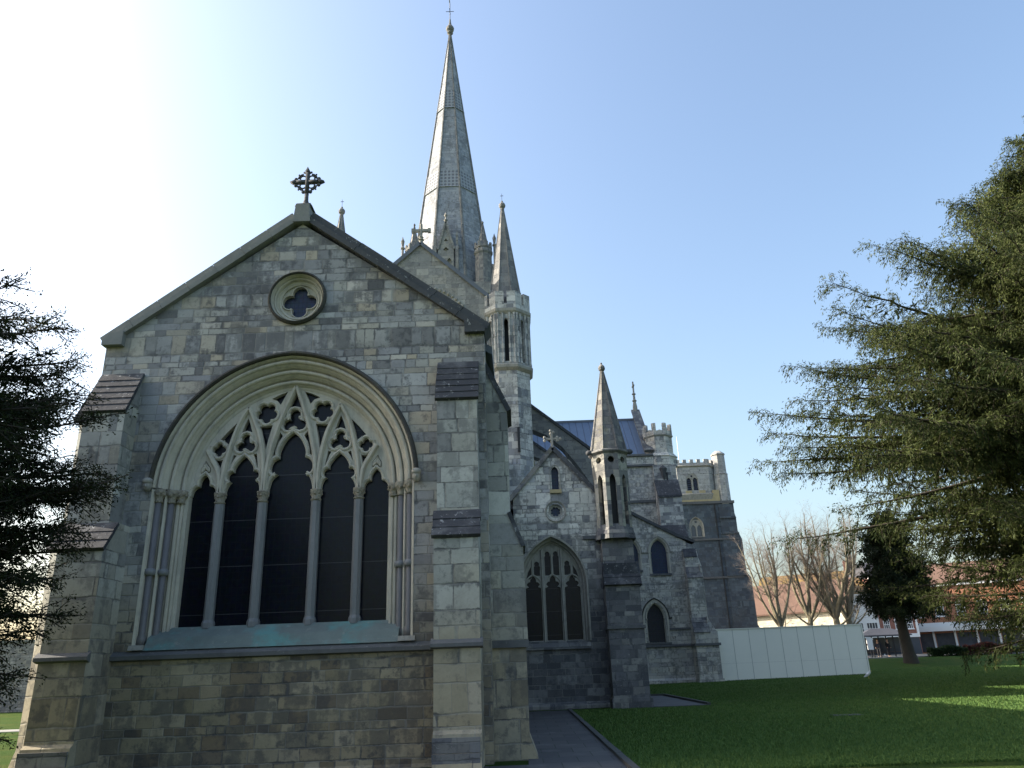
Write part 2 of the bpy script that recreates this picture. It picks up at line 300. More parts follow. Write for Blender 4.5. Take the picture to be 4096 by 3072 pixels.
class MB:
    def __init__(s): s.v = []; s.f = []
    def add(s, vs, fs):
        o = len(s.v); s.v += [tuple(v) for v in vs]; s.f += [tuple(i+o for i in f) for f in fs]; return s
    def box(s, x0, x1, y0, y1, z0, z1):
        return s.add([(x, y, z) for x in (x0, x1) for y in (y0, y1) for z in (z0, z1)],
                     [(0, 1, 3, 2), (4, 6, 7, 5), (0, 4, 5, 1), (2, 3, 7, 6), (0, 2, 6, 4), (1, 5, 7, 3)])
    def plate(s, outer, holes=(), d0=0., d1=.1, fr=FRONT):
        loops = [list(outer)]+[list(h) for h in holes]
        flat = [p for l in loops for p in l]; n = len(flat)
        tri = geometry.tessellate_polygon([[Vector((p[0], p[1], 0)) for p in l] for l in loops])
        vs = [fr(p[0], p[1], d0) for p in flat]+[fr(p[0], p[1], d1) for p in flat]
        fs = [tuple(t) for t in tri]+[tuple(i+n for i in reversed(t)) for t in tri]
        o = 0
        for l in loops:
            k = len(l)
            for i in range(k):
                j = (i+1) % k; fs.append((o+i, o+j, n+o+j, n+o+i))
            o += k
        return s.add(vs, fs)
    def sweep(s, path, prof, closed=False, fr=FRONT, cap=True):
        P = [Vector((p[0], p[1])) for p in path]; n = len(P); k = len(prof); vs = []
        for i in range(n):
            a = P[i-1] if (i > 0 or closed) else None; b = P[(i+1) % n] if (i < n-1 or closed) else None
            t1 = (P[i]-a).normalized() if a is not None else None; t2 = (b-P[i]).normalized() if b is not None else None
            if t1 is None: t1 = t2
            if t2 is None: t2 = t1
            n1 = Vector((-t1.y, t1.x)); n2 = Vector((-t2.y, t2.x)); m = n1+n2
            if m.length < 1e-6: m = n1
            m.normalize(); m /= max(.45, m.dot(n1))
            for (o, d) in prof:
                q = P[i]+m*o; vs.append(fr(q.x, q.y, d))
        fs = []
        for i in range(n if closed else n-1):
            j = (i+1) % n
            for c in range(k-1): fs.append((i*k+c, j*k+c, j*k+c+1, i*k+c+1))
        if cap and not closed and k > 2: fs += [tuple(range(k)), tuple(reversed(range((n-1)*k, n*k)))]
        return s.add(vs, fs)
    def lathe(s, c, prof, n=8, rot=0., cap=True, sx=1., sy=1.):
        vs = []; fs = []; k = len(prof)
        for (r, z) in prof:
            for i in range(n):
                a = rot+2*math.pi*i/n; vs.append((c[0]+r*math.cos(a)*sx, c[1]+r*math.sin(a)*sy, z))
        for q in range(k-1):
            for i in range(n):
                j = (i+1) % n; fs.append((q*n+i, q*n+j, (q+1)*n+j, (q+1)*n+i))
        if cap: fs += [tuple(reversed(range(n))), tuple(range((k-1)*n, k*n))]
        return s.add(vs, fs)
    def tube(s, pts, rad, n=6, cap=True):
        P = [Vector(p) for p in pts]; vs = []; fs = []; k = len(P)
        if not hasattr(rad, '__len__'): rad = [rad]*k
        for i in range(k):
            t = (P[min(i+1, k-1)]-P[max(i-1, 0)]).normalized()
            a = t.cross(Vector((0, 0, 1))); a = a.normalized() if a.length > 1e-3 else Vector((1, 0, 0)); b = t.cross(a)
            for j in range(n):
                an = 2*math.pi*j/n; q = P[i]+(a*math.cos(an)+b*math.sin(an))*rad[i]; vs.append(q)
        for i in range(k-1):
            for j in range(n):
                m = (j+1) % n; fs.append((i*n+j, i*n+m, (i+1)*n+m, (i+1)*n+j))
        if cap: fs += [tuple(reversed(range(n))), tuple(range((k-1)*n, k*n))]
        return s.add(vs, fs)
    def blob(s, c, r, n=8, m=6, sx=1, sy=1, sz=1):
        return s.lathe_ell(c, r, n, m, sx, sy, sz)
    def lathe_ell(s, c, r, n, m, sx, sy, sz):
        prof = [(max(.001, r*math.sin(math.pi*i/m)), c[2]-r*math.cos(math.pi*i/m)*sz) for i in range(m+1)]
        return s.lathe(c, prof, n, 0, True, sx, sy)
    def build(s, name, mat, parent=None, label=None, smooth=False, world=True):
        me = bpy.data.meshes.new(name); me.from_pydata(s.v, [], s.f); me.update()
        bm = bmesh.new(); bm.from_mesh(me); bmesh.ops.remove_doubles(bm, verts=bm.verts, dist=1e-5)
        bmesh.ops.recalc_face_normals(bm, faces=bm.faces); bm.to_mesh(me); bm.free()
        if smooth:
            me.polygons.foreach_set('use_smooth', [True]*len(me.polygons))
        for mm in (mat if isinstance(mat, (list, tuple)) else [mat]): me.materials.append(MATS[mm])
        return link(bpy.data.objects.new(name, me), parent, label, world)

ROOTS = {}
def link(o, parent=None, label=None, world=True):
    COL.objects.link(o)
    if parent is not None:
        o.parent = parent
        if parent.name in ROOTS and world: o.matrix_parent_inverse = ROOTS[parent.name].inverted()
    if label: o['label'] = label
    return o
def thing(name, label, cat, loc=(0, 0, 0), rz=0., group=None, wc=False):      # wc: its parts are built in world coordinates
    o = bpy.data.objects.new(name, None); COL.objects.link(o); o.empty_display_size = .3
    o.location = loc; o.rotation_euler = (0, 0, rz)
    if wc: ROOTS[o.name] = Matrix.Translation(loc) @ Matrix.Rotation(rz, 4, 'Z')
    o['label'] = label; o['category'] = cat
    if group: o['group'] = group
    return o
def tag(o, label=None, cat=None, group=None, kind=None):
    if label: o['label'] = label
    if cat: o['category'] = cat
    if group: o['group'] = group
    if kind: o['kind'] = kind
    return o
def pray(px, py):                            # direction through a photo point (photo measured 2212 px wide), per metre of depth
    x = px*4096/2212; y = py*4096/2212
    d = _f*FPX+_rt*(x-2048)+_up*(1536-y); return d/d.y
def at(px, py, Y):
    d = pray(px, py); return Vector((d.x*Y, Y, EYE+d.z*Y))

def arch(cx, hw, zs, rise, n=14, zb=None, off=0.):
    """Pointed arch as a polyline from bottom left to bottom right; off = concentric offset."""
    Rr = (hw*hw+rise*rise)/(2*hw); c = hw-Rr; r = Rr+off
    amax = math.atan2(rise, -c); amax = math.acos(max(-1, min(1, -c/r)))
    right = [(cx+c+r*math.cos(amax*i/n), zs+r*math.sin(amax*i/n)) for i in range(n+1)]
    left = [(2*cx-x, z) for (x, z) in right[:-1]]
    pts = left+right[::-1]
    if zb is not None: pts = [(pts[0][0], zb)]+pts+[(pts[-1][0], zb)]
    return pts
def circle(cx, cz, r, n=28): return [(cx+r*math.cos(2*math.pi*i/n), cz+r*math.sin(2*math.pi*i/n)) for i in range(n)]
def foil(cx, cz, R0, r, n, rot=90, m=9):
    """n-lobed foil: lobes of radius r centred at distance R0."""
    pts = []
    half = math.pi/n
    sn = R0*math.sin(half); r = max(r, sn*1.03); beta = half+math.asin(sn/r)
    for i in range(n):
        a = R(rot)+2*math.pi*i/n; lx, lz = cx+R0*math.cos(a), cz+R0*math.sin(a)
        for j in range(m): 
            b = a-beta+2*beta*j/(m-1); pts.append((lx+r*math.cos(b), lz+r*math.sin(b)))
    return pts
def smooth(pts, sub=4, closed=False):
    """Catmull-Rom through points; entries given as (x, z, 1) are sharp corners."""
    out = []; n = len(pts); P = [Vector(p[:2]) for p in pts]; sh = [len(p) > 2 for p in pts]
    rngi = range(n if closed else n-1)
    for i in rngi:
        p1, p2 = P[i], P[(i+1) % n]
        p0 = P[i-1] if (not sh[i] and (i > 0 or closed)) else p1*2-p2
        p3 = P[(i+2) % n] if (not sh[(i+1) % n] and (i+2 < n or closed)) else p2*2-p1
        for k in range(sub):
            t = k/sub
            q = .5*((2*p1)+(p2-p0)*t+(2*p0-5*p1+4*p2-p3)*t*t+(3*p1-p0-3*p2+p3)*t**3); out.append((q.x, q.y))
    if not closed: out.append(tuple(P[-1]))
    return out
def lerp(a, b, t): return a+(b-a)*t

# ---------------------------------------------------------------- cathedral: shared builders
CATH = thing('cathedral', 'large grey stone cathedral with tall central spire and east chapel gable facing the camera', 'cathedral', (-4.6, 45, 0), wc=True)
def caps(x0, x1, prof, n, parent, mat='cap', name='weathering'):
    """Overlapping weathering slabs down a slope; prof = ((y0,z0) top, (y1,z1) bottom), in side view."""
    (y0, z0), (y1, z1) = prof; m = MB()
    L = math.hypot(y1-y0, z1-z0); ty, tz = (y1-y0)/L, (z1-z0)/L; ny, nz = tz, -ty
    if nz < 0: ny, nz = -ny, -nz
    for i in range(n):
        a = L*i/n; b = L*(i+1)/n+.03; e = .012*rnd.random()
        q = lambda t, o: (y0+ty*t+ny*o, z0+tz*t+nz*o)
        m.plate([q(a, -.03), q(b, -.03), q(b, .05+e*.6), q(a, .036)], (), x0-.03-e, x1+.03+e, SIDE)
    return m.build(name, mat, parent)
def buttress_e(x0, x1, yw, stages, mat, parent=None):
    """East-facing stepped buttress: stages = [(projection, z_bottom, z_top_of_vertical, z_top_of_slope)] from the ground up."""
    pts = [(yw+.05, -.4)]
    for (p, zb, zt, zs) in stages:
        pts += [(yw-p, zb), (yw-p, zt)]
    pts.append((yw+.05, stages[-1][3]))
    m = MB().plate(pts, (), x0, x1, SIDE)
    return m.build('buttress', mat, parent or CATH)
def spirelet(c, z0, z1, r0, mat, parent, rot=R(22.5), ball=True, n=8, edge=True, name='spirelet'):
    m = MB().lathe(c, [(r0, z0), (r0*.06+.03, z1)], n, rot)
    o = m.build(name, mat, parent)
    if edge:
        e = MB()
        for i in range(n):
            a = rot+2*math.pi*i/n
            e.tube([(c[0]+r0*math.cos(a), c[1]+r0*math.sin(a), z0), (c[0]+(r0*.06+.03)*math.cos(a), c[1]+(r0*.06+.03)*math.sin(a), z1)], [.055*r0/1.2+.012, .02], 5)
        e.build('arris_roll', mat, o)
    if ball:
        k = r0/1.1
        f = MB().lathe(c, [(.05*k, z1-.15*k), (.13*k, z1-.05*k), (.10*k, z1+.02*k), (.19*k, z1+.12*k), (.22*k, z1+.24*k), (.19*k, z1+.36*k), (.10*k, z1+.46*k), (.05*k, z1+.5*k), (.07*k, z1+.56*k), (.01, z1+.64*k)], 10)
        f.build('finial', mat, o)
    return o
def oct_stage(c, rf, z0, z1, ow, oz0, oz1, mat, parent, rise=None, th=.25, name='turret_stage', circ=None, shafts=False, core='black'):
    """Octagonal open stage: eight pierced faces round a dark core. rf = distance to the faces."""
    half = rf*math.tan(math.pi/8); m = MB()
    for k in range(8):
        fr = ROT(c[0], c[1], -math.pi/2+k*math.pi/4, rf)
        holes = [arch(0, ow, oz1-(rise or ow*1.6), rise or ow*1.6, 5, oz0)]
        if circ: holes.append(circle(0, circ[0], circ[1], 14))
        m.plate([(-half, z0), (half, z0), (half, z1), (-half, z1)], holes, 0, th, fr)
    o = m.build(name, mat, parent)
    MB().lathe(c, [(rf*.55, z0), (rf*.55, z1)], 8, R(22.5)).build('dark_inside', core, o)  # black prism painted in for the darkness inside the openings
    if shafts:
        s = MB()
        for k in range(8):
            for sx in (-1, -.42, .42, 1):
                fr = ROT(c[0], c[1], -math.pi/2+k*math.pi/4, rf)
                x, y, _ = fr(sx*half*.86, 0, -.03)
                s.lathe((x, y), [(.07, z0), (.07, z0+.12), (.045, z0+.2), (.045, z1-.32), (.075, z1-.26), (.06, z1-.2), (.09, z1-.05), (.09, z1)], 6)
        s.build('shaft', mat, o)
    return o
def crenel(c, rf, z0, z1, zc, gap, mat, parent, th=.2, per=1, name='parapet'):
    half = rf*math.tan(math.pi/8); m = MB()
    for k in range(8):
        fr = ROT(c[0], c[1], -math.pi/2+k*math.pi/4, rf)
        if per == 1: pts = [(-half, z0), (half, z0), (half, z1), (gap, z1), (gap, zc), (-gap, zc), (-gap, z1), (-half, z1)]
        else:
            pts = [(-half, z0), (half, z0), (half, z1)]
            st = 2*half/(2*per+1); x = half
            for i in range(per):
                x -= st; pts += [(x, z1), (x, zc)]; x -= st; pts += [(x, zc), (x, z1)]
            pts.append((-half, z1))
        m.plate(pts, (), 0, th, fr)
    return m.build(name, mat, parent)
def lancet(parent, cx, zs, hw, zsp, rise, yw, mat='cream', glass='glassb', depth=.3, sw=.16, fr=FRONT, hood=None, label=None, shafts=False, sill='string', tracery=None):
    """Window in a pierced wall: moulded surround, glass, sill, hood. Opening half width hw at the wall face."""
    path = arch(cx, hw, zsp, rise, 10, zs)
    w_ = MB().sweep(path, [(0, yw+depth), (0, yw+depth*.5), (.05, yw+depth*.42), (.06, yw+depth*.2), (sw*.6, yw+.03), (sw*.62, yw-.025), (sw, yw-.03), (sw, yw+.04)], False, fr)
    o = w_.build('window', mat, parent, label)
    MB().plate([(cx-hw-.03, zs-.03), (cx+hw+.03, zs-.03), (cx+hw+.03, zsp+rise+.03), (cx-hw-.03, zsp+rise+.03)], (), yw+depth-.05, yw+depth, fr).build('glass', glass, o)
    if sill:
        MB().plate([(cx-hw-sw*1.2, zs-.16), (cx+hw+sw*1.2, zs-.16), (cx+hw+sw*1.2, zs-.01), (cx-hw-sw*1.2, zs-.01)], (), yw-.1, yw+depth*.9, fr).build('sill', sill, o)
    if hood:
        hp = arch(cx, hw, zsp, rise, 10, None, sw+.05)
        hp = [(hp[0][0]-.22, hp[0][1]-.02)]+[(hp[0][0], hp[0][1]-.02)]+hp+[(hp[-1][0], hp[-1][1]-.02), (hp[-1][0]+.22, hp[-1][1]-.02)]
        MB().sweep(hp, [(-.05, yw+.02), (-.05, yw-.07), (.04, yw-.09), (.06, yw+.02)], False, fr).build('hood_mould', hood, o)
    if shafts:
        for sg in (-1, 1):
            MB().lathe((cx+sg*(hw+.05), yw+.09), [(.07, zs), (.07, zs+.1), (.04, zs+.16), (.04, zsp-.2), (.08, zsp-.05), (.08, zsp)], 8).build('shaft', 'creamd', o)
    return o
# ---------------------------------------------------------------- Lady chapel: the east front nearest the camera
AX = -4.62; Y0 = 15.0
def lady_chapel():
    wx0, wx1, ez, az = -8.66, -.56, 8.36, 11.2
    m = MB()
    HW, ZS, RI = 2.05, 5.2, 2.2              # glazed opening
    OW = HW+.57
    owin = arch(AX-.03, HW, ZS, RI, 22, 2.0, .57)
    m.plate([(wx0, -.4), (wx1, -.4), (wx1, ez), (AX, az), (wx0, ez)], [owin, circle(AX, 9.33, .60, 36)], Y0, Y0+1.0)
    wall = m.build('gable_wall', 'chapel', CATH, 'grey and buff ashlar east gable wall of the chapel')
    # side walls and roof running back to the choir
    b = MB().box(wx0+.02, wx0+.9, Y0+1.0, 34, -.4, ez-.15); b.box(wx1-.9, wx1-.02, Y0+1.0, 34, -.4, ez-.15)
    b.build('side_wall', 'chapel', CATH)
    r = MB().plate([(wx0-.15, ez-.12), (AX, az-.32), (wx1+.15, ez-.12), (wx1+.15, ez-.3), (AX, az-.55), (wx0-.15, ez-.3)], (), Y0+.55, 40)
    r.build('roof', 'leadgrey', CATH)
    # copings, apex stone and kneelers
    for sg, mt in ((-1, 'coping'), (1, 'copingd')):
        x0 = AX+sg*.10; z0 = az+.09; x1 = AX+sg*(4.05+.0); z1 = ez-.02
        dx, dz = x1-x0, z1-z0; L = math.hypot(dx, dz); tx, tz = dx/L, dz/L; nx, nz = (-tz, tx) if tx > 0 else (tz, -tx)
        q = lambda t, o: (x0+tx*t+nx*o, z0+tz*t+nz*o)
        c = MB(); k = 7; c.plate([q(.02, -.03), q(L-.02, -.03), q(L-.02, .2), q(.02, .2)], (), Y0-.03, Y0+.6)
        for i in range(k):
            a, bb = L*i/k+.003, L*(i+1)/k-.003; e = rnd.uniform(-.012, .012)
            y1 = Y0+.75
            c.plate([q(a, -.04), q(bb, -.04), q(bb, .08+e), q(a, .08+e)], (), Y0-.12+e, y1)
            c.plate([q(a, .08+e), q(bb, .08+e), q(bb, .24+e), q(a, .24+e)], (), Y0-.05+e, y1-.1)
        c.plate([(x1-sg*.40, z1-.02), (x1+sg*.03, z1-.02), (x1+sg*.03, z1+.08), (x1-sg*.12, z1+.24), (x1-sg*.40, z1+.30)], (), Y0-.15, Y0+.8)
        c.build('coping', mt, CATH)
    a_ = MB().plate([(AX-.20, az-.0), (AX+.20, az-.0), (AX+.155, az+.40), (AX+.15, az+.465), (AX-.15, az+.465), (AX-.155, az+.40)], (), Y0-.14, Y0+.5)
    a_.build('apex_stone', 'coping', CATH)
    # floriated cross
    zc = az+.46; cz = zc+.76; cy = Y0+.12; c = MB(); cx = AX; K = .67
    c.plate([(cx-.20, zc), (cx+.20, zc), (cx+.155, zc+.07), (cx-.155, zc+.07)], (), cy-.18, cy+.18)
    c.lathe((cx, cy), [(.13, zc+.07), (.08, zc+.15), (.05, zc+.26), (.045, zc+.52)], 8, R(22.5))
    def lobe(x, z, r): c.lathe_ell((cx+x*K, cy, cz+z*K), r*K, 8, 6, 1, .8, 1)
    def bx(x0, x1, z0, z1): c.box(cx+x0*K, cx+x1*K, cy-.05, cy+.05, cz+z0*K, cz+z1*K)
    bx(-.055, .055, -.5, .42); bx(-.40, -.055, -.055, .055); bx(.055, .40, -.055, .055)
    for dx, dz in ((0, 1), (1, 0), (-1, 0), (0, -1)):
        w0 = .085; s_ = .40
        if dz != -1: c.plate([(cx+K*dx*.6, cz+K*dz*.6), (cx+K*(dx*.42+abs(dz)*w0), cz+K*(dz*.42+abs(dx)*w0)), (cx+K*dx*.36, cz+K*dz*.36), (cx+K*(dx*.42-abs(dz)*w0), cz+K*(dz*.42-abs(dx)*w0))], (), cy-.05, cy+.05)
        for e in (-1, 1):
            lobe(dx*s_+abs(dz)*e*.125, dz*s_+abs(dx)*e*.125, .07 if dz != 1 else .04)
            c.tube([(cx+K*dx*.33, cy, cz+K*dz*.33), (cx+K*(dx*s_+abs(dz)*e*.11), cy, cz+K*(dz*s_+abs(dx)*e*.11))], .026, 5)
    for sx in (-1, 1):
        for sz in (-1, 1):
            c.tube([(cx+K*sx*(.15+.105*math.cos(t)), cy, cz+K*sz*(.15+.105*math.sin(t))) for t in np.linspace(0, 2*math.pi, 13)], .019, 5)
            for t in (.15, .45, .8, 1.15, 1.42): lobe(sx*(.15+.16*math.cos(t)), sz*(.15+.16*math.sin(t)), .042)
            lobe(sx*.30, sz*.30, .035)
    c.build('gable_cross', 'copingd', CATH, 'dark floriated stone cross on the chapel gable', True)
    # ---- great east window
    AW = AX-.03
    inner = arch(AW, HW, ZS, RI, 22)
    prof = [(-.03, 15.62), (-.03, 15.46), (.02, 15.44)]
    for k in range(3):                       # three moulded orders: fillet, hollow, roll
        n0 = .03+.18*k; d0 = 15.42-.15*k
        prof += [(n0, d0), (n0+.03, d0-.035)]
        for j in range(6):
            t = math.pi*(1-j/5); prof.append((n0+.075+.042*math.cos(t), d0-.05-.05*math.sin(t)))
        prof += [(n0+.125, d0-.02), (n0+.15, d0-.10), (n0+.17, d0-.13)]
    prof += [(.57, 14.985), (.57, 15.1)]
    a1 = MB().sweep(inner, prof)
    # jambs below the springing: stepped splay
    for sg in (-1, 1):
        jp = [(0, 15.62), (0, 15.43), (.06, 15.40), (.06, 15.34), (.10, 15.33), (.12, 15.36), (.145, 15.31), (.18, 15.31), (.22, 15.36), (.33, 15.36), (.34, 15.20), (.375, 15.17), (.40, 15.19), (.42, 15.22), (.52, 15.22), (.53, 15.02), (.575, 14.99), (.60, 15.05)]
        a1.plate([(AW+sg*(HW+n), d) for (n, d) in jp]+[(AW+sg*(HW+.6), 15.62)], (), 2.2, ZS-.02, lambda a, b, d: (a, b, d))
    win = a1.build('window', 'cream', CATH, 'wide five-light traceried east window in a deep pale moulded arch')
    MB().plate([(AW-HW-.05, 2.5), (AW+HW+.05, 2.5)]+arch(AW, HW+.05, ZS, RI+.05, 16)[::-1], (), 15.6, 15.63).build('glass', 'glass', win)
    for sg in (-1, 1):                       # Purbeck shafts in the jambs
        for n, d in ((.275, 15.27), (.475, 15.13)):
            x = AW+sg*(HW+n)
            MB().lathe((x, d), [(.095, 2.22), (.095, 2.34), (.062, 2.42), (.062, 4.93)], 10).build('jamb_shaft', 'marble', win, None, True)
            MB().lathe((x, d), [(.064, 3.50), (.105, 3.52), (.115, 3.57), (.105, 3.62), (.064, 3.64)], 12).build('annulet', 'mullion', win, None, True)
        cp = MB()
        for n, d in ((.275, 15.27), (.475, 15.13), (.12, 15.35)):
            x = AW+sg*(HW+n)
            cp.lathe((x, d), [(.075, 4.93), (.095, 4.95), (.07, 4.98), (.10, 5.06), (.135, 5.13), (.12, 5.17), (.12, 5.2)], 9)
            for k in range(8):
                t = k*math.pi/4; cp.lathe_ell((x+.10*math.cos(t), d+.10*math.sin(t), 5.09+.03*(k % 2)), .04, 6, 4, 1, 1, 1)
        cp.build('capital', 'carved', win, None, True)
    # hood mould with head stops
    hp = arch(AW, HW, ZS, RI, 26, None, .58)
    hood = MB().sweep([(hp[0][0], hp[0][1]+.1)]+hp[1:-1]+[(hp[-1][0], hp[-1][1]+.1)], [(-.005, 15.05), (-.005, 14.92), (.02, 14.89), (.055, 14.9), (.085, 14.95), (.095, 15.05)])
    hood.build('hood_mould', 'hood', win)
    for e in (hp[0], hp[-1]):
        h = MB().lathe_ell((e[0]+.05*(1 if e is hp[-1] else -1), 14.9, e[1]+.04), .10, 10, 7, .95, .9, 1.25)
        h.lathe_ell((e[0]+.05*(1 if e is hp[-1] else -1), 14.82, e[1]+.02), .03, 6, 5, .8, 1, 1.3)
        h.lathe_ell((e[0]+.05*(1 if e is hp[-1] else -1), 14.88, e[1]+.12), .11, 10, 6, 1, .9, .7)
        h.build('head_stop', 'creamd', win, None, True)
    # tracery traced as glazed openings; right half measured, left half mirrored
    def T(cx, cy): p = at((900+cx*.3617)/1.85172, (1400+cy*.3617)/1.85172, 15.5); return (p.x-(-4.665), p.z)
    def TT(pts): return [T(*p[:2])+tuple(p[2:]) for p in pts]
    mir = lambda pts: [(-p[0],)+tuple(p[1:]) for p in reversed(pts)]
    l3 = TT([(757, 920, 1), (803, 952), (850, 1012), (882, 1090), (889, 1140), (884, 1187, 1), (908, 1194), (942, 1216), (963, 1262), (961, 1312), (935, 1352), (880, 1366, 1), (912, 1388), (942, 1432), (955, 1490), (960, 1545, 1)])
    l3[0] = (0.0, l3[0][1], 1); L3 = mir(l3)[:-1]+l3
    L4 = TT([(1052, 1548, 1), (1060, 1490), (1082, 1440), (1115, 1411, 1), (1095, 1400), (1081, 1372), (1087, 1340), (1112, 1316), (1147, 1311, 1), (1150, 1272), (1180, 1225), (1222, 1175), (1265, 1140, 1), (1308, 1174), (1345, 1220), (1366, 1268), (1365, 1306, 1), (1392, 1306), (1420, 1326), (1428, 1362), (1414, 1396), (1385, 1413, 1), (1411, 1440), (1430, 1490), (1436, 1541, 1)])
    L5 = TT([(1530, 1537, 1), (1541, 1490), (1570, 1455), (1610, 1441, 1), (1615, 1390), (1640, 1347), (1668, 1318, 1), (1700, 1340), (1722, 1380), (1729, 1439, 1), (1766, 1452), (1794, 1488), (1803, 1534, 1)])
    lights = [mir(L5), mir(L4), L3, L4, L5]
    spring = 5.12
    outline = [(p[0]-AW+(-4.665)*0, p[1]) for p in arch(AW, HW+.06, spring, RI+.12, 20)]
    o = [(x, z) for (x, z) in outline]       # relative to the window axis
    low = []
    for L in reversed(lights):
        q = smooth([(p[0], p[1])+tuple(p[2:]) for p in L], 4); q = [(x, max(z, spring)) for x, z in q]
        q[0] = (q[0][0], spring); q[-1] = (q[-1][0], spring); low += q[::-1]
    outer = o+low
    sc = .0019
    def F(cx, cy, Rp, rp, n, rot): x, z = T(cx, cy); return foil(x, z, Rp*sc, rp*sc, n, rot)
    holes = [F(767, 793, 74, 66, 3, 91)]
    half = [F(1270, 1008, 60, 54, 3, 91), F(1081, 683, 68, 50, 5, -90), F(1555, 1052, 39, 36, 4, 90),
            smooth(TT([(1688, 1160, 1), (1706, 1205), (1729, 1245), (1726, 1292), (1704, 1300), (1676, 1266, 1), (1650, 1288), (1626, 1300), (1621, 1252), (1648, 1215)]), 3, True)]
    tri = [TT(t) for t in ([(880, 462), (962, 487), (1050, 528), (985, 553), (942, 602), (915, 540)], [(1000, 818), (1075, 828), (1140, 822), (1105, 930), (1072, 1015), (1042, 1085), (1026, 960)],
                           [(1278, 722), (1310, 800), (1332, 878), (1275, 860), (1215, 882), (1245, 800)], [(1396, 765), (1482, 850), (1556, 937), (1500, 965), (1455, 1003), (1430, 880)],
                           [(1500, 1160), (1550, 1168), (1592, 1150), (1556, 1205), (1519, 1272)], [(908, 900), (928, 985), (946, 1090), (957, 1163), (932, 1152), (931, 1090), (908, 1012), (872, 948)],
                           [(1136, 1118), (1114, 1215), (1101, 1282), (1119, 1250), (1148, 1172), (1172, 1128)], [(1390, 1118), (1406, 1200), (1418, 1280), (1409, 1228), (1380, 1168), (1354, 1128)])]
    topt = TT([(790, 482), (822, 560), (852, 642), (778, 628), (703, 642), (742, 570)])
    allh = holes+[topt]
    for h in half+tri: allh += [h, mir(h)]
    off = lambda pts: [(p[0]+AW, p[1]) for p in pts]
    tr = MB().plate(off(outer), [off(h) for h in allh], 15.47, 15.6)
    # moulded bars of the lancets and cusped rims
    bars = [[(1000, 1560), (997, 1300), (975, 1050), (930, 850), (862, 610), (792, 412)], [(1012, 1560), (1030, 1340), (1065, 1140), (1120, 940), (1200, 765), (1277, 612)],
            [(1480, 1545), (1470, 1330), (1446, 1120), (1390, 860), (1330, 700), (1277, 612)], [(1488, 1545), (1510, 1370), (1545, 1270), (1600, 1180), (1676, 1055)]]
    bp = [(-.058, 15.5), (-.05, 15.44), (-.022, 15.385), (.022, 15.385), (.05, 15.44), (.058, 15.5)]
    for b_ in bars:
        q = smooth(TT(b_), 4); tr.sweep(off(q), bp); tr.sweep(off([(-x, z) for x, z in q]), bp)
    rim = [(-.012, 15.49), (-.012, 15.455), (-.035, 15.435), (-.062, 15.45), (-.07, 15.49)]
    for h in holes: tr.sweep(off(h), rim, True)
    for h in half: tr.sweep(off(h), rim, True); tr.sweep(off([(-x, z) for x, z in h]), [(-a, d) for a, d in rim], True)
    for L in lights:
        q = smooth(L, 4); tr.sweep(off(q), [(-a, d) for a, d in rim])
    tr.build('tracery', 'cream', win)
    # mullions
    for xs in ((1007, 1560), (1478, 1545)):
        x = T(*xs)[0]
        for sg in (-1, 1):
            xx = AW+sg*x
            MB().lathe((xx, 15.5), [(.125, 2.5), (.125, 2.6), (.10, 2.66), (.10, 4.95)], 8, R(22.5), True, 1, 1.2).build('mullion', 'mullion', win)
            k_ = MB().lathe((xx, 15.49), [(.10, 4.93), (.115, 4.96), (.09, 4.99), (.115, 5.08), (.13, 5.13), (.13, 5.16)], 10, 0, True, 1, 1.15)
            for k in range(8): k_.lathe_ell((xx+.10*math.cos(k*math.pi/4), 15.49+.12*math.sin(k*math.pi/4), 5.07+.02*(k % 2)), .03, 6, 4, 1, 1, 1)
            k_.build('capital', 'carved', win, None, True)
    # copper-stained sloping sill
    MB().plate([(15.6, 2.54), (15.42, 2.54), (15.36, 2.48), (15.10, 2.34), (15.02, 2.2), (14.96, 2.12), (15.6, 2.1)], (), AW-HW-.34, AW+HW+.30, SIDE).build('sill', 'sill', win)
    MB().plate([(15.6, 2.22), (14.97, 2.22), (14.93, 2.13), (15.6, 2.12)], (), AW-HW-.62, AW-HW-.345, SIDE).build('sill_end', 'creamd', win)
    MB().plate([(15.6, 2.22), (14.97, 2.22), (14.93, 2.13), (15.6, 2.12)], (), AW+HW+.305, AW+HW+.62, SIDE).build('sill_end', 'creamd', win)
    # gable roundel with quatrefoil
    rz = 9.33
    rp = [(0.02, 15.3), (0.02, 15.16), (-.02, 15.13), (-.035, 15.15), (-.06, 15.14), (-.08, 15.06), (-.10, 15.04), (-.115, 15.07), (-.14, 15.0), (-.15, 14.95), (-.17, 14.94), (-.175, 15.05)]
    rd = MB().sweep(circle(AX, rz, .42, 40), rp, True)
    rw = rd.build('roundel_window', 'cream', CATH, 'round quatrefoil window high in the chapel gable')
    q = foil(AX, rz-.01, .21, .165, 4, 90, 11)
    MB().plate(circle(AX, rz, .44, 40), [q], 15.2, 15.28).sweep(q, [(-.0, 15.21), (-.0, 15.165), (-.02, 15.155), (-.035, 15.21)], True).build('quatrefoil', 'cream', rw)
    MB().plate(circle(AX, rz, .46, 24), (), 15.29, 15.31).build('glass', 'glassb', rw)
    MB().sweep(circle(AX, rz, .585, 40), [(.012, 15.02), (.012, 14.92), (-.01, 14.89), (-.05, 14.94), (-.05, 15.02)], True).build('hood_mould', 'hood', rw)
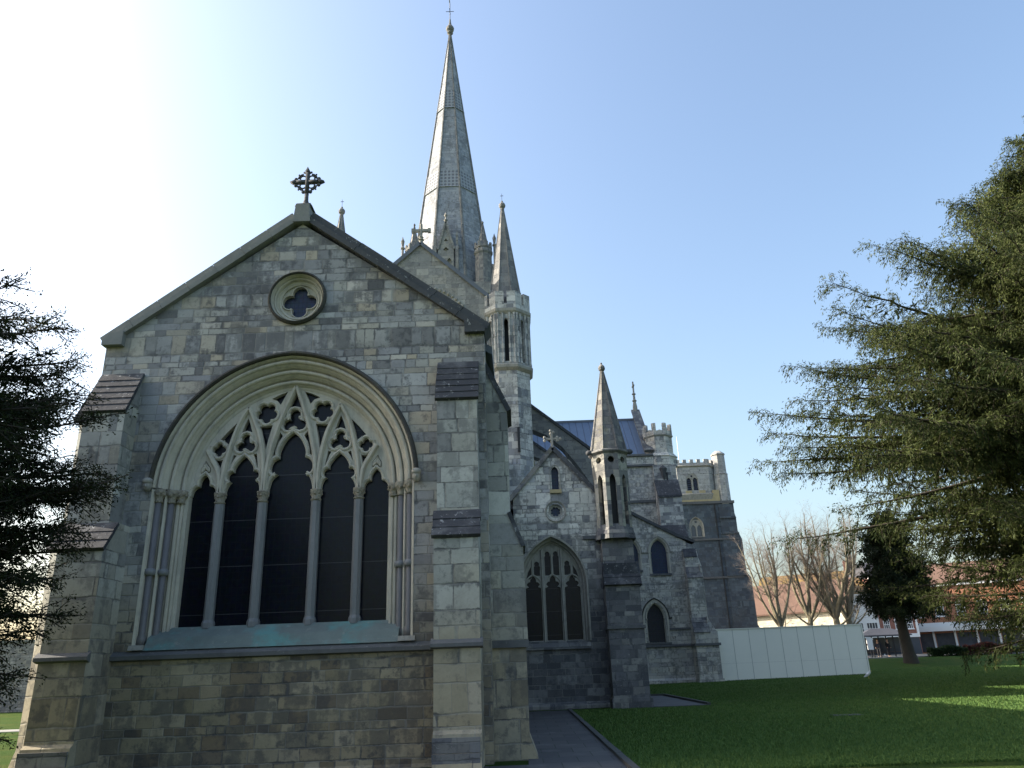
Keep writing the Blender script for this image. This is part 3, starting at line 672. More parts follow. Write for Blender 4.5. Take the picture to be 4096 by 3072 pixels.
    # buttresses facing east
    for x0, x1, u0, u1 in ((-1.54, -.72, -1.52, -.72), (-8.45, -7.61, -8.60, -7.78)):
        m_ = MB().plate([(15.05, -.4), (13.86, -.4), (13.86, .06), (14.0, .30), (14.02, .58), (14.1, .64), (14.12, 2.0), (14.12, 3.92), (14.5, 4.44), (15.05, 4.44)], (), x0, x1, SIDE)
        m_.plate([(15.05, 4.44), (14.5, 4.44), (14.5, 6.72), (15.0, 7.66), (15.05, 7.66)], (), u0, u1, SIDE)
        o = m_.build('buttress', 'butt', CATH)
        caps(u0, u1, ((14.99, 7.66), (14.48, 6.70)), 6, o); caps(min(x0, u0), max(x1, u1), ((14.5, 4.42), (14.1, 3.9)), 3, o)
        MB().plate([(14.15, 1.93), (14.03, 1.97), (14.03, 2.03), (14.15, 2.12)], (), x0-.05, x1+.05, SIDE).build('string_course', 'string', o)
        pl = MB()
        for (z0, z1, y) in ((.30, .53, 13.995), (.05, .29, 13.93), (-.2, .045, 13.85)):
            xx = x0
            while xx < x1-.02:
                w_ = min(rnd.uniform(.35, .6), x1-xx); pl.box(xx-.01, xx+w_-.004-.01, y-.02, y+.12, z0, z1); xx += w_
        pl.build('plinth', 'dark', o)
    # buttresses facing north and south
    def nb(pts, y0, y1): return MB().plate(pts, (), y0, y1)
    npts = [(-.6, -.4), (.30, -.4), (.30, -.15), (.09, .42), (.09, 2.0), (.13, 2.03), (.10, 3.92), (-.135, 4.52), (-.13, 6.86), (-.53, 7.75), (-.6, 7.75)]
    o = nb(npts, 15.45, 16.6).build('buttress', 'butt', CATH, 'north-facing buttress of the chapel, right of the east front')
    MB().sweep([(.12, 3.86), (-.15, 4.55)], [(-.03, 15.42), (.05, 15.42), (.05, 16.63), (-.03, 16.63)]).build('weathering', 'cap', o)
    MB().sweep([(-.07, 6.72), (-.56, 7.8)], [(-.03, 15.42), (.07, 15.42), (.07, 16.63), (-.03, 16.63)]).build('weathering', 'cap', o)
    MB().box(-.7, .14, 15.37, 15.46, 1.95, 2.08).build('string_course', 'string', o)
    spts = [(-8.6, -.4), (-9.78, -.4), (-9.78, .1), (-9.64, .45), (-9.62, 4.3), (-9.42, 4.7), (-9.42, 6.95), (-9.10, 7.75), (-8.6, 7.75)]
    sb = MB().plate(spts, (), 15.45, 16.9)
    sb.v = [(x, y+(.40*(-8.6-x) if y < 15.5 and x < -8.6 else 0), z) for x, y, z in sb.v]      # face splayed south-east, an angle added so the sun catches it
    o = sb.build('buttress', 'butt', CATH, 'sunlit splayed buttress behind the left corner')
    MB().sweep([(-9.0, 7.9), (-9.47, 6.9)], [(-.03, 15.62), (.07, 15.62), (.07, 16.63), (-.03, 16.63)]).build('weathering', 'cap', o)
    MB().sweep([(-9.35, 4.8), (-9.68, 4.25)], [(-.03, 15.72), (.06, 15.72), (.06, 16.63), (-.03, 16.63)]).build('weathering', 'cap', o)
    # string course and plinth of the gable wall
    MB().plate([(15.05, 1.92), (14.9, 1.96), (14.9, 2.03), (15.05, 2.15)], (), -7.73, -1.59, SIDE).build('string_course', 'string', CATH)
    MB().plate([(15.05, -.4), (14.9, -.4), (14.9, -.02), (15.05, .1)], (), -7.78, -1.54, SIDE).build('plinth', 'chapel', CATH)
lady_chapel()
# ---------------------------------------------------------------- rest of the cathedral
def north_chapel():
    """Gabled chapel at the end of the north choir aisle, with its corner turret."""
    Y = 32.3; cx = 1.66; hw, zs, ri = 1.18, 4.75, 1.72; wc = 1.39
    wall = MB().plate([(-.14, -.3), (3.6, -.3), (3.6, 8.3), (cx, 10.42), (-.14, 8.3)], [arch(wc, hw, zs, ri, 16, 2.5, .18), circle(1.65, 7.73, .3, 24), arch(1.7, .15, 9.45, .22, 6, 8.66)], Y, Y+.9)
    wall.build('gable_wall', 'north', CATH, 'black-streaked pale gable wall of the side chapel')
    MB().box(-.14, 3.5, Y+.9, 42, -.3, 8.2).build('side_wall', 'dark', CATH)
    MB().plate([(-.3, 8.2), (cx, 10.3), (3.6, 8.2), (3.6, 8.0), (-.3, 8.0)], (), Y+.6, 42).build('roof', 'leadgrey', CATH)
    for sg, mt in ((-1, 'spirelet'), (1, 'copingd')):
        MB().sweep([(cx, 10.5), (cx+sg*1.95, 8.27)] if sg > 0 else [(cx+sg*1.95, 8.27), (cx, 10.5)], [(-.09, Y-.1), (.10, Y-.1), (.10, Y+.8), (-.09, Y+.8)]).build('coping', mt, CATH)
    c = MB().box(cx-.05, cx+.05, Y+.1, Y+.2, 10.5, 11.0)       # small fleury cross
    c.box(cx-.26, cx+.26, Y+.11, Y+.19, 10.92, 11.0)
    for dx, dz in ((-.28, 0), (.28, 0), (0, .3)):
        for k in range(3):
            a = k*2.1; c.lathe_ell((cx+dx+.08*math.cos(a), Y+.15, 10.96+dz+.08*math.sin(a)), .07, 7, 5, 1, .7, 1)
    c.box(cx-.045, cx+.045, Y+.11, Y+.19, 11.0, 11.26); c.build('gable_cross', 'creamd', CATH, 'small fleury cross on the side chapel gable')
    # three-light window with upright panels
    w_ = MB().sweep(arch(wc, hw, zs, ri, 16, 2.5), [(-.02, Y+.55), (-.02, Y+.36), (.04, Y+.33), (.07, Y+.2), (.12, Y+.16), (.17, Y+.02), (.18, Y-.05), (.25, Y-.06), (.26, Y+.05)])
    win = w_.build('window', 'creamd', CATH, 'three-light pointed window with upright panel tracery in the side chapel')
    MB().plate([(wc-hw-.1, 2.45), (wc+hw+.1, 2.45)]+arch(wc, hw+.1, zs, ri+.06, 12)[::-1], (), Y+.5, Y+.53).build('glass', 'glass', win)
    lw = .32; xs = [wc-.81, wc, wc+.81]; holes = []
    for i, x in enumerate(xs):
        top = 4.68
        q = [(x+lw, 2.56), (x+lw, top-.05, 1), (x+.19, top, 1), (x+.27, top+.1), (x+.19, top+.2), (x+.13, top+.2, 1), (x+.1, top+.35), (x, top+.44), (x-.1, top+.35), (x-.13, top+.2, 1), (x-.19, top+.2), (x-.27, top+.1), (x-.19, top, 1), (x-lw, top-.05, 1), (x-lw, 2.56)]
        holes.append(smooth([(p[0], p[1], 1) if k in (0, 14) else p for k, p in enumerate(q)], 3))
        for sx in (-1, 1):
            x0 = x+sx*.175; tz = {0: 5.72, 1: 6.12, 2: 5.72}[i]
            if i == 0 and sx < 0: holes.append([(x0-.12, 4.98), (x0+.11, 5.02), (x0+.11, 5.52), (x0-.02, 5.3)]); continue
            if i == 2 and sx > 0: holes.append([(x0-.11, 5.02), (x0+.12, 4.98), (x0+.02, 5.3), (x0-.11, 5.52)]); continue
            b0 = 5.13 if sx*0 == 0 else 5
            holes.append(smooth([(x0-.125, b0, 1), (x0+.125, b0, 1), (x0+.125, tz-.22, 1), (x0+.09, tz-.18, 1), (x0+.1, tz-.07), (x0, tz), (x0-.1, tz-.07), (x0-.09, tz-.18, 1), (x0-.125, tz-.22, 1)], 3, True))
    tr = MB().plate([(wc-hw-.04, 2.46), (wc+hw+.04, 2.46)]+arch(wc, hw+.04, zs, ri+.04, 14)[::-1], holes, Y+.4, Y+.5)
    for x in (wc-.405, wc+.405): tr.sweep([(x, 2.5), (x, 6.2)], [(-.06, Y+.42), (-.03, Y+.31), (.03, Y+.31), (.06, Y+.42)])
    for x in xs:
        tr.sweep(arch(x, .37, 4.66, .5, 8), [(-.03, Y+.42), (-.02, Y+.36), (.03, Y+.36), (.04, Y+.42)])
        tr.sweep([(x, 5.15), (x, 6.0)], [(-.04, Y+.42), (-.02, Y+.35), (.02, Y+.35), (.04, Y+.42)])
    tr.build('tracery', 'creamd', win)
    MB().plate([(Y+.5, 2.56), (Y-.02, 2.44), (Y-.12, 2.3), (Y-.12, 2.2), (Y+.5, 2.2)], (), wc-hw-.2, wc+hw+.2, SIDE).build('sill', 'dark', win)
    rw = MB().sweep(circle(1.65, 7.73, .25, 30), [(0, Y+.3), (0, Y+.1), (-.08, Y+.05), (-.13, Y-.02), (-.19, Y-.06), (-.2, Y+.05)], True).build('roundel_window', 'creamd', CATH, 'small round foiled window in the side chapel gable')
    q = foil(1.65, 7.73, .15, .062, 8, 22.5, 7)
    MB().plate(circle(1.65, 7.73, .27, 28), [q], Y+.1, Y+.2).build('foil_tracery', 'creamd', rw)
    MB().plate(circle(1.65, 7.73, .28, 18), (), Y+.21, Y+.23).build('glass', 'glassb', rw)
    lancet(CATH, 1.7, 8.66, .15, 9.45, .22, Y, 'creamd', 'glassb', .25, .08, label='small blue lancet high in the side chapel gable', sill='buff')
    MB().box(2.72, 3.4, Y-.1, Y+.05, 6.5, 6.64).build('string_course', 'string', CATH)
    MB().plate([(Y+.05, -.3), (Y-.14, -.3), (Y-.14, .12), (Y+.05, .3)], (), .0, 3.5, SIDE).build('plinth', 'dark', CATH)
    # corner turret on its big buttress
    c = (4.07, 32.25)
    b = MB().box(3.42, 4.82, 31.4, 33.2, -.3, 2.85); b.box(3.42, 4.8, 31.5, 33.2, 2.85, 4.6); b.plate([(31.5, 4.6), (31.6, 4.75), (31.75, 5.42), (31.75, 6.4), (33.0, 6.4), (33.0, 4.6)], (), 3.44, 4.72, SIDE)
    b.box(3.36, 4.9, 31.28, 33.2, -.3, .35)
    bo = b.build('buttress', 'dark', CATH, 'dark lichened buttress carrying the corner turret')
    MB().box(3.38, 4.88, 31.33, 33.2, 2.86, 2.98).build('string_course', 'string', bo)
    caps(3.42, 4.84, ((31.8, 5.45), (31.42, 4.55)), 3, bo, 'cap')
    MB().plate([(3.4, 4.5), (4.92, 4.5), (4.72, 5.4), (3.44, 5.4)], (), 31.55, 33.1).build('weathering', 'cap', bo)
    MB().plate([(3.38, 6.38), (4.84, 6.38), (4.74, 6.6), (3.42, 6.6)], (), 31.6, 33.1).build('weathering', 'cap', bo)
    st = oct_stage(c, .72, 6.5, 10.05, .13, 6.75, 9.1, 'dark', CATH, .28, .22, 'corner_turret', (9.72, .14))
    st['label'] = 'slender octagonal corner turret with lancet slits and round holes'
    st.data.materials.clear(); st.data.materials.append(MATS['turretdark'])
    MB().lathe(c, [(.9, 6.4), (.86, 6.62), (.74, 7.0)], 8, R(22.5)).build('turret_base', 'dark', st)
    MB().lathe(c, [(.80, 10.0), (.90, 10.08), (.9, 10.14), (.8, 10.2)], 8, R(22.5)).build('cornice', 'spirelet', st)
    spirelet(c, 10.15, 13.95, .80, 'spirelet', st)
    for sg in (1, -1): MB().lathe_ell((c[0]+sg*.86, c[1]-.3, 10.12), .12, 7, 5, 1.4, 1, 1).build('gargoyle', 'copingd', st, None, True)

def choir():
    Y = 41.3; cx = -5.35; az = 26.3
    ez = 22.0
    wall = MB().plate([(cx-4.6, 0), (cx+4.6, 0), (cx+4.6, ez), (cx, az), (cx-4.6, ez)], [circle(cx+.06, 20.3, 2.55, 40)], Y, Y+.9)
    wall.build('gable_wall', 'choir', CATH, 'pale choir gable wall rising behind the chapel roof')
    for sg in (-1, 1):
        MB().sweep([(cx, az+.05), (cx+4.6, ez+.05)] if sg > 0 else [(cx-4.6, ez+.05), (cx, az+.05)], [(-.1, Y-.12), (.14, Y-.12), (.14, Y+.8), (-.1, Y+.8)]).build('coping', 'leadgrey', CATH)
    rw = MB().sweep(circle(cx+.06, 20.3, 2.5, 48), [(.3, Y+.5), (.28, Y+.3), (.15, Y+.28), (.12, Y+.15), (0, Y+.15), (-.05, Y+.02), (-.2, Y-.06), (-.3, Y-.02), (-.3, Y+.1)], True).build('round_window', 'cream', CATH, 'great round window with a beaded hood in the choir gable')
    MB().plate(circle(cx+.06, 20.3, 2.3, 30), (), Y+.45, Y+.5).build('glass', 'glass', rw)
    bd = MB()
    for k in range(64):
        a = 2*math.pi*k/64; bd.lathe_ell((cx+.06+3.0*math.cos(a), Y-.03, 20.3+3.0*math.sin(a)), .10, 6, 4, 1, 1, 1)
    bd.build('bead_hood', 'creamd', rw)
    c = MB().lathe((cx+.02, Y+.2), [(.22, az+.05), (.12, az+.2), (.11, az+.35), (.2, az+.42), (.1, az+.5), (.16, az+.62), (.1, az+.7), (.09, az+1.55)], 10)
    c.box(cx-.55, cx+.6, Y+.12, Y+.3, az+1.0, az+1.17); c.box(cx+.45, cx+.62, Y+.1, Y+.32, az+.95, az+1.22); c.box(cx-.58, cx-.42, Y+.1, Y+.32, az+.95, az+1.22); c.build('gable_cross', 'creamd', CATH, 'plain cross on the choir gable')
    MB().box(cx-4.5, cx+4.5, Y+.9, 76, 0, 21.6).build('clerestory', 'choir', CATH)
    MB().plate([(cx-4.7, 21.6), (cx, 26.2), (cx+4.7, 21.6)], (), Y+.8, 76).build('roof', 'lead', CATH)
    MB().box(cx-4.2, -.4, 34, 41.2, 0, 12.2).build('retrochoir', 'choir', CATH)
    MB().box(-16.5, -10, 36, 74, 0, 9).build('aisle', 'choir', CATH, 'south choir aisle')
    MB().plate([(.6, 0), (5.0, 0), (5.0, 8.6), (.6, 11.0)], (), 42, 61.4).build('aisle', 'pale', CATH, 'north choir aisle')
    # flying buttresses to the north aisle
    for Yf, top, und in ((46, [(.3, 17.75), (5.7, 13.15)], [(5.7, 11.0), (4.95, 11.3), (4.5, 12.1), (3.9, 13.1), (3.0, 14.3), (2.0, 15.15), (.3, 15.9)]),
                         (54, [(.3, 17.75), (6.4, 12.9)], [(6.4, 10.8), (5.5, 11.5), (4.9, 12.5), (4.0, 13.6), (3.1, 14.6), (2.1, 15.6), (.3, 16.4)])):
        fb = MB().plate(top+und, (), Yf, Yf+1.0); x = top[1][0]
        fb.plate([(x-.2, 0), (x+1.1, 0), (x+1.1, 12.0), (x+.9, 12.6), (x-.2, 13.1)], (), Yf-.1, Yf+1.1)
        o = fb.build('flying_buttress', 'fly', CATH)
        MB().sweep([top[0], (x+.1, top[1][1])], [(-.02, Yf-.08), (.14, Yf-.08), (.14, Yf+1.08), (-.02, Yf+1.08)]).build('coping', 'copingd', o)
    # turrets flanking the gable
    for tx in (-.22, -10.52):
        c = (tx, 42.1)
        low = MB().lathe(c, [(1.40, 0), (1.38, 17.8)], 8, R(22.5)).build('turret', 'turret', CATH, ('right' if tx > -5 else 'left')+' octagonal stair turret of the choir gable')
        if tx > -5:
            sl_ = MB(); sl_.box(tx+.42, tx+.56, 40.7, 40.95, 12.7, 14.1); sl_.build('slit', 'black', low)
        MB().lathe(c, [(1.4, 17.55), (1.58, 17.7), (1.6, 17.85), (1.46, 18.05)], 8, R(22.5)).build('string_course', 'creamd', low)
        oct_stage(c, 1.34, 18.0, 21.15, .12, 18.1, 20.85, 'turret', low, .2, .25, 'belfry_stage', None, True)
        MB().lathe(c, [(1.46, 21.1), (1.6, 21.25), (1.62, 21.4), (1.5, 21.5)], 8, R(22.5)).build('cornice', 'creamd', low)
        crenel(c, 1.45, 21.45, 22.55, 21.75, .09, 'turret', low, .22)
        spirelet(c, 21.9, 29.15, 1.10, 'spirelet2', low)
        v = MB().tube([(tx, 42.1, 29.6), (tx, 42.1, 30.3)], .012, 5); v.box(tx-.1, tx+.1, 42.09, 42.11, 30.12, 30.15); v.build('vane', 'black', low)

def spire():
    c = (-6.68, 81.0); z0 = 40.8; zt = 82.6; k = 4.46/(82.9-44)
    rr = lambda z: (k*(82.9-z)+.06)/math.cos(math.pi/8); rot = R(22.5)
    bands = [(55.9, 58.6), (68.8, 71.9)]
    m = MB(); zs = [z0, 55.9, 58.6, 68.8, 71.9, zt]
    m.lathe(c, [(rr(z), z) for z in zs], 8, rot); sp = m.build('spire', 'spire', CATH, 'tall grey octagonal stone spire with two carved bands')
    for a, b in bands:
        MB().lathe(c, [(rr(a)+.02, a), (rr(a)+.14, a+.05), (rr(a+.2)+.05, a+.2), (rr(b)+.05, b), (rr(b)-.05, b+.04)], 8, rot).build('carved_band', 'lattice', sp)
    e = MB()
    for i in range(8):
        t = rot+i*math.pi/4
        e.tube([(c[0]+rr(z)*math.cos(t), c[1]+rr(z)*math.sin(t), z) for z in (z0, 60, zt)], [.2, .14, .08], 6)
    e.build('arris_roll', 'spirelet2', sp)
    f = MB().lathe(c, [(.16, 82.4), (.42, 82.75), (.32, 82.95), (.52, 83.25), (.56, 83.6), (.42, 83.85), (.25, 84.1), (.14, 84.6), (.1, 85.2)], 10); f.build('finial', 'spirelet2', sp)
    v = MB().tube([(c[0], c[1], 85.1), (c[0], c[1], 88.2)], .05, 6)
    for d in ((1, 0), (0, 1)): v.tube([(c[0]-.55*d[0], c[1]-.55*d[1], 86.6), (c[0]+.55*d[0], c[1]+.55*d[1], 86.6)], .04, 5)
    v.build('vane_rod', 'black', sp)
    g = MB().plate(smooth([(-.5, 0), (-.3, .25), (0, .2), (.25, .55), (.4, .75), (.42, .5), (.3, .2), (.1, -.05), (-.25, -.05)], 3, True), (), -.04, .04, lambda a, b, d: (c[0]+d-.05, c[1]+a, 88.3+b)); g.build('weathercock', 'iron', sp)
    # tower stage under the spire
    T = MB().box(c[0]-5.6, c[0]+5.6, 75.6, 86.4, 20, 40.9).build('tower', 'choir', CATH, 'square crossing tower below the spire')
    MB().box(c[0]-5.3, c[0]+5.3, 75.4, 75.6, 40.3, 41.7).box(c[0]-5.7, c[0]-5.5, 75.6, 86.4, 40.3, 41.7).box(c[0]+5.5, c[0]+5.7, 75.6, 86.4, 40.3, 41.7).build('parapet', 'choir', T)
    for sx in (-1, 1):
        for sy in (-1, 1):
            q = (c[0]+sx*3.95, 81+sy*4.3); dz = 0 if sy < 0 else 2
            o = MB().lathe(q, [(.98, 40.6), (.95, 45.6+dz), (1.08, 45.8+dz), (1.08, 46.1+dz), (.98, 46.2+dz), (.98, 46.5+dz)], 12).build('corner_turret', 'spirelet2', T)
            crenel(q, 1.0, 46.4+dz, 47.1+dz, 46.7+dz, .16, 'spirelet2', o, .2)
            spirelet(q, 46.5+dz, 49.9+dz, .68, 'spirelet2', o)
            MB().lathe((q[0]+sx*1.3, q[1]-.2), [(.16, 40.6), (.14, 46.7+dz), (.25, 46.8+dz), (.25, 46.95+dz), (.13, 47.1+dz), (.18, 47.5+dz), (.22, 47.8+dz), (.1, 48.1+dz), (.03, 48.4+dz)], 8).build('pinnacle', 'spirelet2', o)
    # lucarne on the east face
    y = 76.2; x = -6.95
    lu = MB().plate([(x-.9, 40.6), (x+.9, 40.6), (x+.9, 46.6), (x+.05, 49.6), (x-.05, 49.6), (x-.9, 46.6)], [arch(x-.37, .25, 44.8, .5, 6, 41.2), arch(x+.37, .25, 44.8, .5, 6, 41.2), foil(x, 46.4, .16, .14, 4, 0, 6), foil(x, 47.6, .11, .1, 3, 90, 6)], y, y+.5)
    lo = lu.build('lucarne', 'choir', CATH, 'gabled belfry lucarne at the foot of the spire')
    MB().plate([(x-.8, 40.6), (x+.8, 40.6), (x+.8, 46.4), (x, 49.2), (x-.8, 46.4)], (), y+.3, 79.5).build('lucarne_back', 'buffgrey', lo)
    g = MB()
    for sg in (-1, 1): g.sweep([(x, 50.0), (x+.93, 46.4)] if sg > 0 else [(x-.93, 46.4), (x, 50.0)], [(-.1, y-.12), (.12, y-.12), (.12, y+.3), (-.1, y+.3)])
    g.lathe((x, y+.1), [(.1, 49.6), (.1, 50.1), (.25, 50.3), (.11, 50.45), (.09, 50.7), (.18, 50.85), (.2, 51.0), (.07, 51.3)], 8); g.build('gable_moulding', 'choir', lo)
    for sg in (-1, 1):
        MB().box(x+sg*1.25-.17, x+sg*1.25+.17, y-.1, y+.5, 40.6, 46.7).lathe((x+sg*1.25, y+.2), [(.3, 46.6), (.3, 46.8), (.2, 46.9), (.16, 48.1), (.21, 48.2), (.05, 48.9)], 4, R(45)).build('pinnacle', 'choir', lo)

def transept():
    # upper east wall
    Y = 75.0
    MB().box(2.0, 14.3, Y, Y+1, 0, 20.2).build('transept_wall', 'pale', CATH, 'pale streaked upper wall of the north transept')
    MB().box(2.0, 13.9, Y-.12, Y+.5, 20.2, 21.05).build('parapet', 'north', CATH)
    for q in ((2.0, 13.9, Y-.3, Y+.5, 21.05, 21.25), (2, 13.9, Y-.25, Y, 20.0, 20.2), (11.0, 13.7, Y-.16, Y, 16.35, 16.6)): MB().box(*q).build('string_course', 'string', CATH)
    MB().plate([(Y+.5, 21.2), (81, 26.8), (87, 21.2)], (), -2.5, 13.3, SIDE).build('roof', 'lead', CATH, 'steep blue-grey lead roof of the transept')
    MB().box(-2.5, 13.3, 80.85, 81.15, 26.7, 26.95).build('ridge_roll', 'leadgrey', CATH)
    gw = MB().plate([(76.1, 0), (87, 0), (87, 21.4), (81, 27.6), (76.1, 22.5)], (), 13.3, 13.9, SIDE).build('gable_wall', 'pale', CATH, 'end gable of the transept seen edge on')
    MB().plate([(75.1, 21.5), (81, 27.75), (81, 28.0), (74.9, 21.7)], (), 13.12, 14.05, SIDE).build('coping', 'dark', gw)
    MB().lathe((13.6, 81), [(.3, 27.5), (.25, 28.4), (.16, 28.9), (.28, 29.0), (.14, 29.2), (.12, 29.7), (.25, 29.8), (.1, 30.0), (.09, 31.3)], 8).box(13.5, 13.7, 80.6, 81.4, 30.7, 30.85).build('finial', 'creamd', gw)
    # crenellated octagon turret and stepped buttress
    c = (14.82, 76.3)
    t = MB().lathe(c, [(1.48, 16), (1.46, 23.6)], 8, R(22.5)).build('turret', 'pale', CATH, 'battlemented octagonal turret at the transept corner')
    MB().lathe(c, [(1.46, 19.8), (1.75, 20.1), (1.75, 20.9), (1.85, 21.0), (1.5, 21.4)], 8, R(22.5)).build('string_course', 'north', t)
    crenel(c, 1.42, 23.2, 24.5, 23.7, .34, 'pale', t, .35)
    MB().lathe(c, [(1.5, 23.1), (1.62, 23.25), (1.5, 23.4)], 8, R(22.5)).build('cornice', 'creamd', t)
    b = MB().plate([(75.2, 0), (72.6, 0), (72.6, 12.4), (73.4, 13.6), (73.4, 16.6), (74.5, 18.3), (74.5, 20), (75.2, 20)], (), 13.75, 16.0, SIDE)
    b.plate([(16.0, 0), (17.6, 0), (17.6, 10.0), (17.0, 12.2), (16.9, 13.4), (16.3, 16.2), (16.0, 17.8)], (), 75.3, 77.3)
    bo = b.build('buttress', 'north2', CATH, 'stepped corner buttress of the transept')
    MB().plate([(73.3, 16.5), (73.3, 16.7), (74.45, 18.45), (74.55, 18.3)], (), 13.7, 16.05, SIDE).build('weathering', 'cap', bo)
    MB().plate([(72.5, 12.3), (72.5, 12.5), (73.35, 13.8), (73.45, 13.6)], (), 13.7, 16.05, SIDE).build('weathering', 'cap', bo)
    MB().lathe((14.7, 74.45), [(.01, 18.4), (.18, 18.8), (.3, 19.3), (.4, 19.6), (.01, 20)], 6).build('gargoyle', 'copingd', bo); MB().box(14.95, 15.1, 74.4, 74.48, 17.9 + .5, 19.2).build('slit', 'black', bo)
    # lean-to east chapel with two lancets
    Y = 61.5
    w = MB().plate([(4.5, -.3), (13.3, -.3), (13.3, 10.5), (4.5, 15.4)], [arch(11.12, .62, 9.75, .95, 10, 8.08, .12), arch(10.38, .64, 4.75, 1.05, 10, 2.98, .12), arch(9.0, .5, 9.75, .95, 8, 8.4, .1)], Y, Y+.9)
    w.build('transept_chapel_wall', 'pale', CATH, 'sloping-topped wall of the transept chapel with lancet windows')
    MB().box(4.5, 13.0, Y+.9, 75, -.3, 10.2).build('transept_chapel', 'pale', CATH)
    MB().sweep([(4.5, 15.45), (12.6, 10.95), (14.0, 10.4)], [(-.05, Y-.15), (.18, Y-.15), (.18, Y+.9), (-.05, Y+.9)]).build('coping', 'copingd', CATH)
    lancet(CATH, 11.12, 8.08, .62, 9.75, .95, Y, 'cream', 'glassb', .35, .2, hood='creamd', label='upper lancet of the transept chapel', shafts=True)
    lancet(CATH, 10.38, 2.98, .64, 4.75, 1.05, Y, 'cream', 'glassn', .35, .34, hood='hood', label='lower lancet of the transept chapel', shafts=True)
    lancet(CATH, 9.0, 8.4, .5, 9.75, .95, Y, 'cream', 'glassb', .35, .2, hood='creamd', label='upper lancet half hidden by the corner turret', shafts=True)
    MB().box(11.35, 12.95, Y-.1, Y+.05, 3.85, 4.0).build('string_course', 'string', CATH)
    MB().plate([(Y+.05, 2.6), (Y-.14, 2.64), (Y-.14, 2.74), (Y+.05, 2.86)], (), 5, 12.95, SIDE).build('string_course', 'string', CATH)
    MB().plate([(Y+.05, -.3), (Y-.2, -.3), (Y-.2, .25), (Y+.05, .45)], (), 5, 13, SIDE).build('plinth', 'pale', CATH)
    b = MB().box(12.93, 14.62, 60.0, 61.8, -.3, 3.6); b.plate([(60.0, 3.6), (60.5, 4.6), (60.5, 7.6), (60.85, 8.4), (60.85, 9.2), (61.1, 9.8), (61.6, 9.8), (61.6, 3.6)], (), 12.95, 14.0, SIDE)
    b.plate([(14.0, 3.6), (14.6, 3.6), (14.05, 4.6), (14.05, 4.7), (14.0, 4.7)], (), 60.2, 61.6); b.plate([(14.0, 4.6), (14.15, 4.6), (14.2, 7.6), (14.0, 8.6)], (), 60.6, 61.6)
    b.box(12.88, 14.7, 59.9, 61.8, -.3, .3)
    bo = b.build('buttress', 'pale', CATH, 'stepped buttress beside the white hoarding')
    MB().box(12.85, 14.75, 59.9, 61.9, 2.6, 2.78).build('string_course', 'string', bo)
    caps(12.9, 14.05, ((60.52, 4.62), (59.98, 3.55)), 3, bo, 'dark'); caps(12.95, 14.1, ((60.85, 8.42), (60.48, 7.58)), 2, bo, 'dark'); caps(12.95, 13.9, ((61.1, 9.85), (60.83, 9.2)), 2, bo, 'cap')

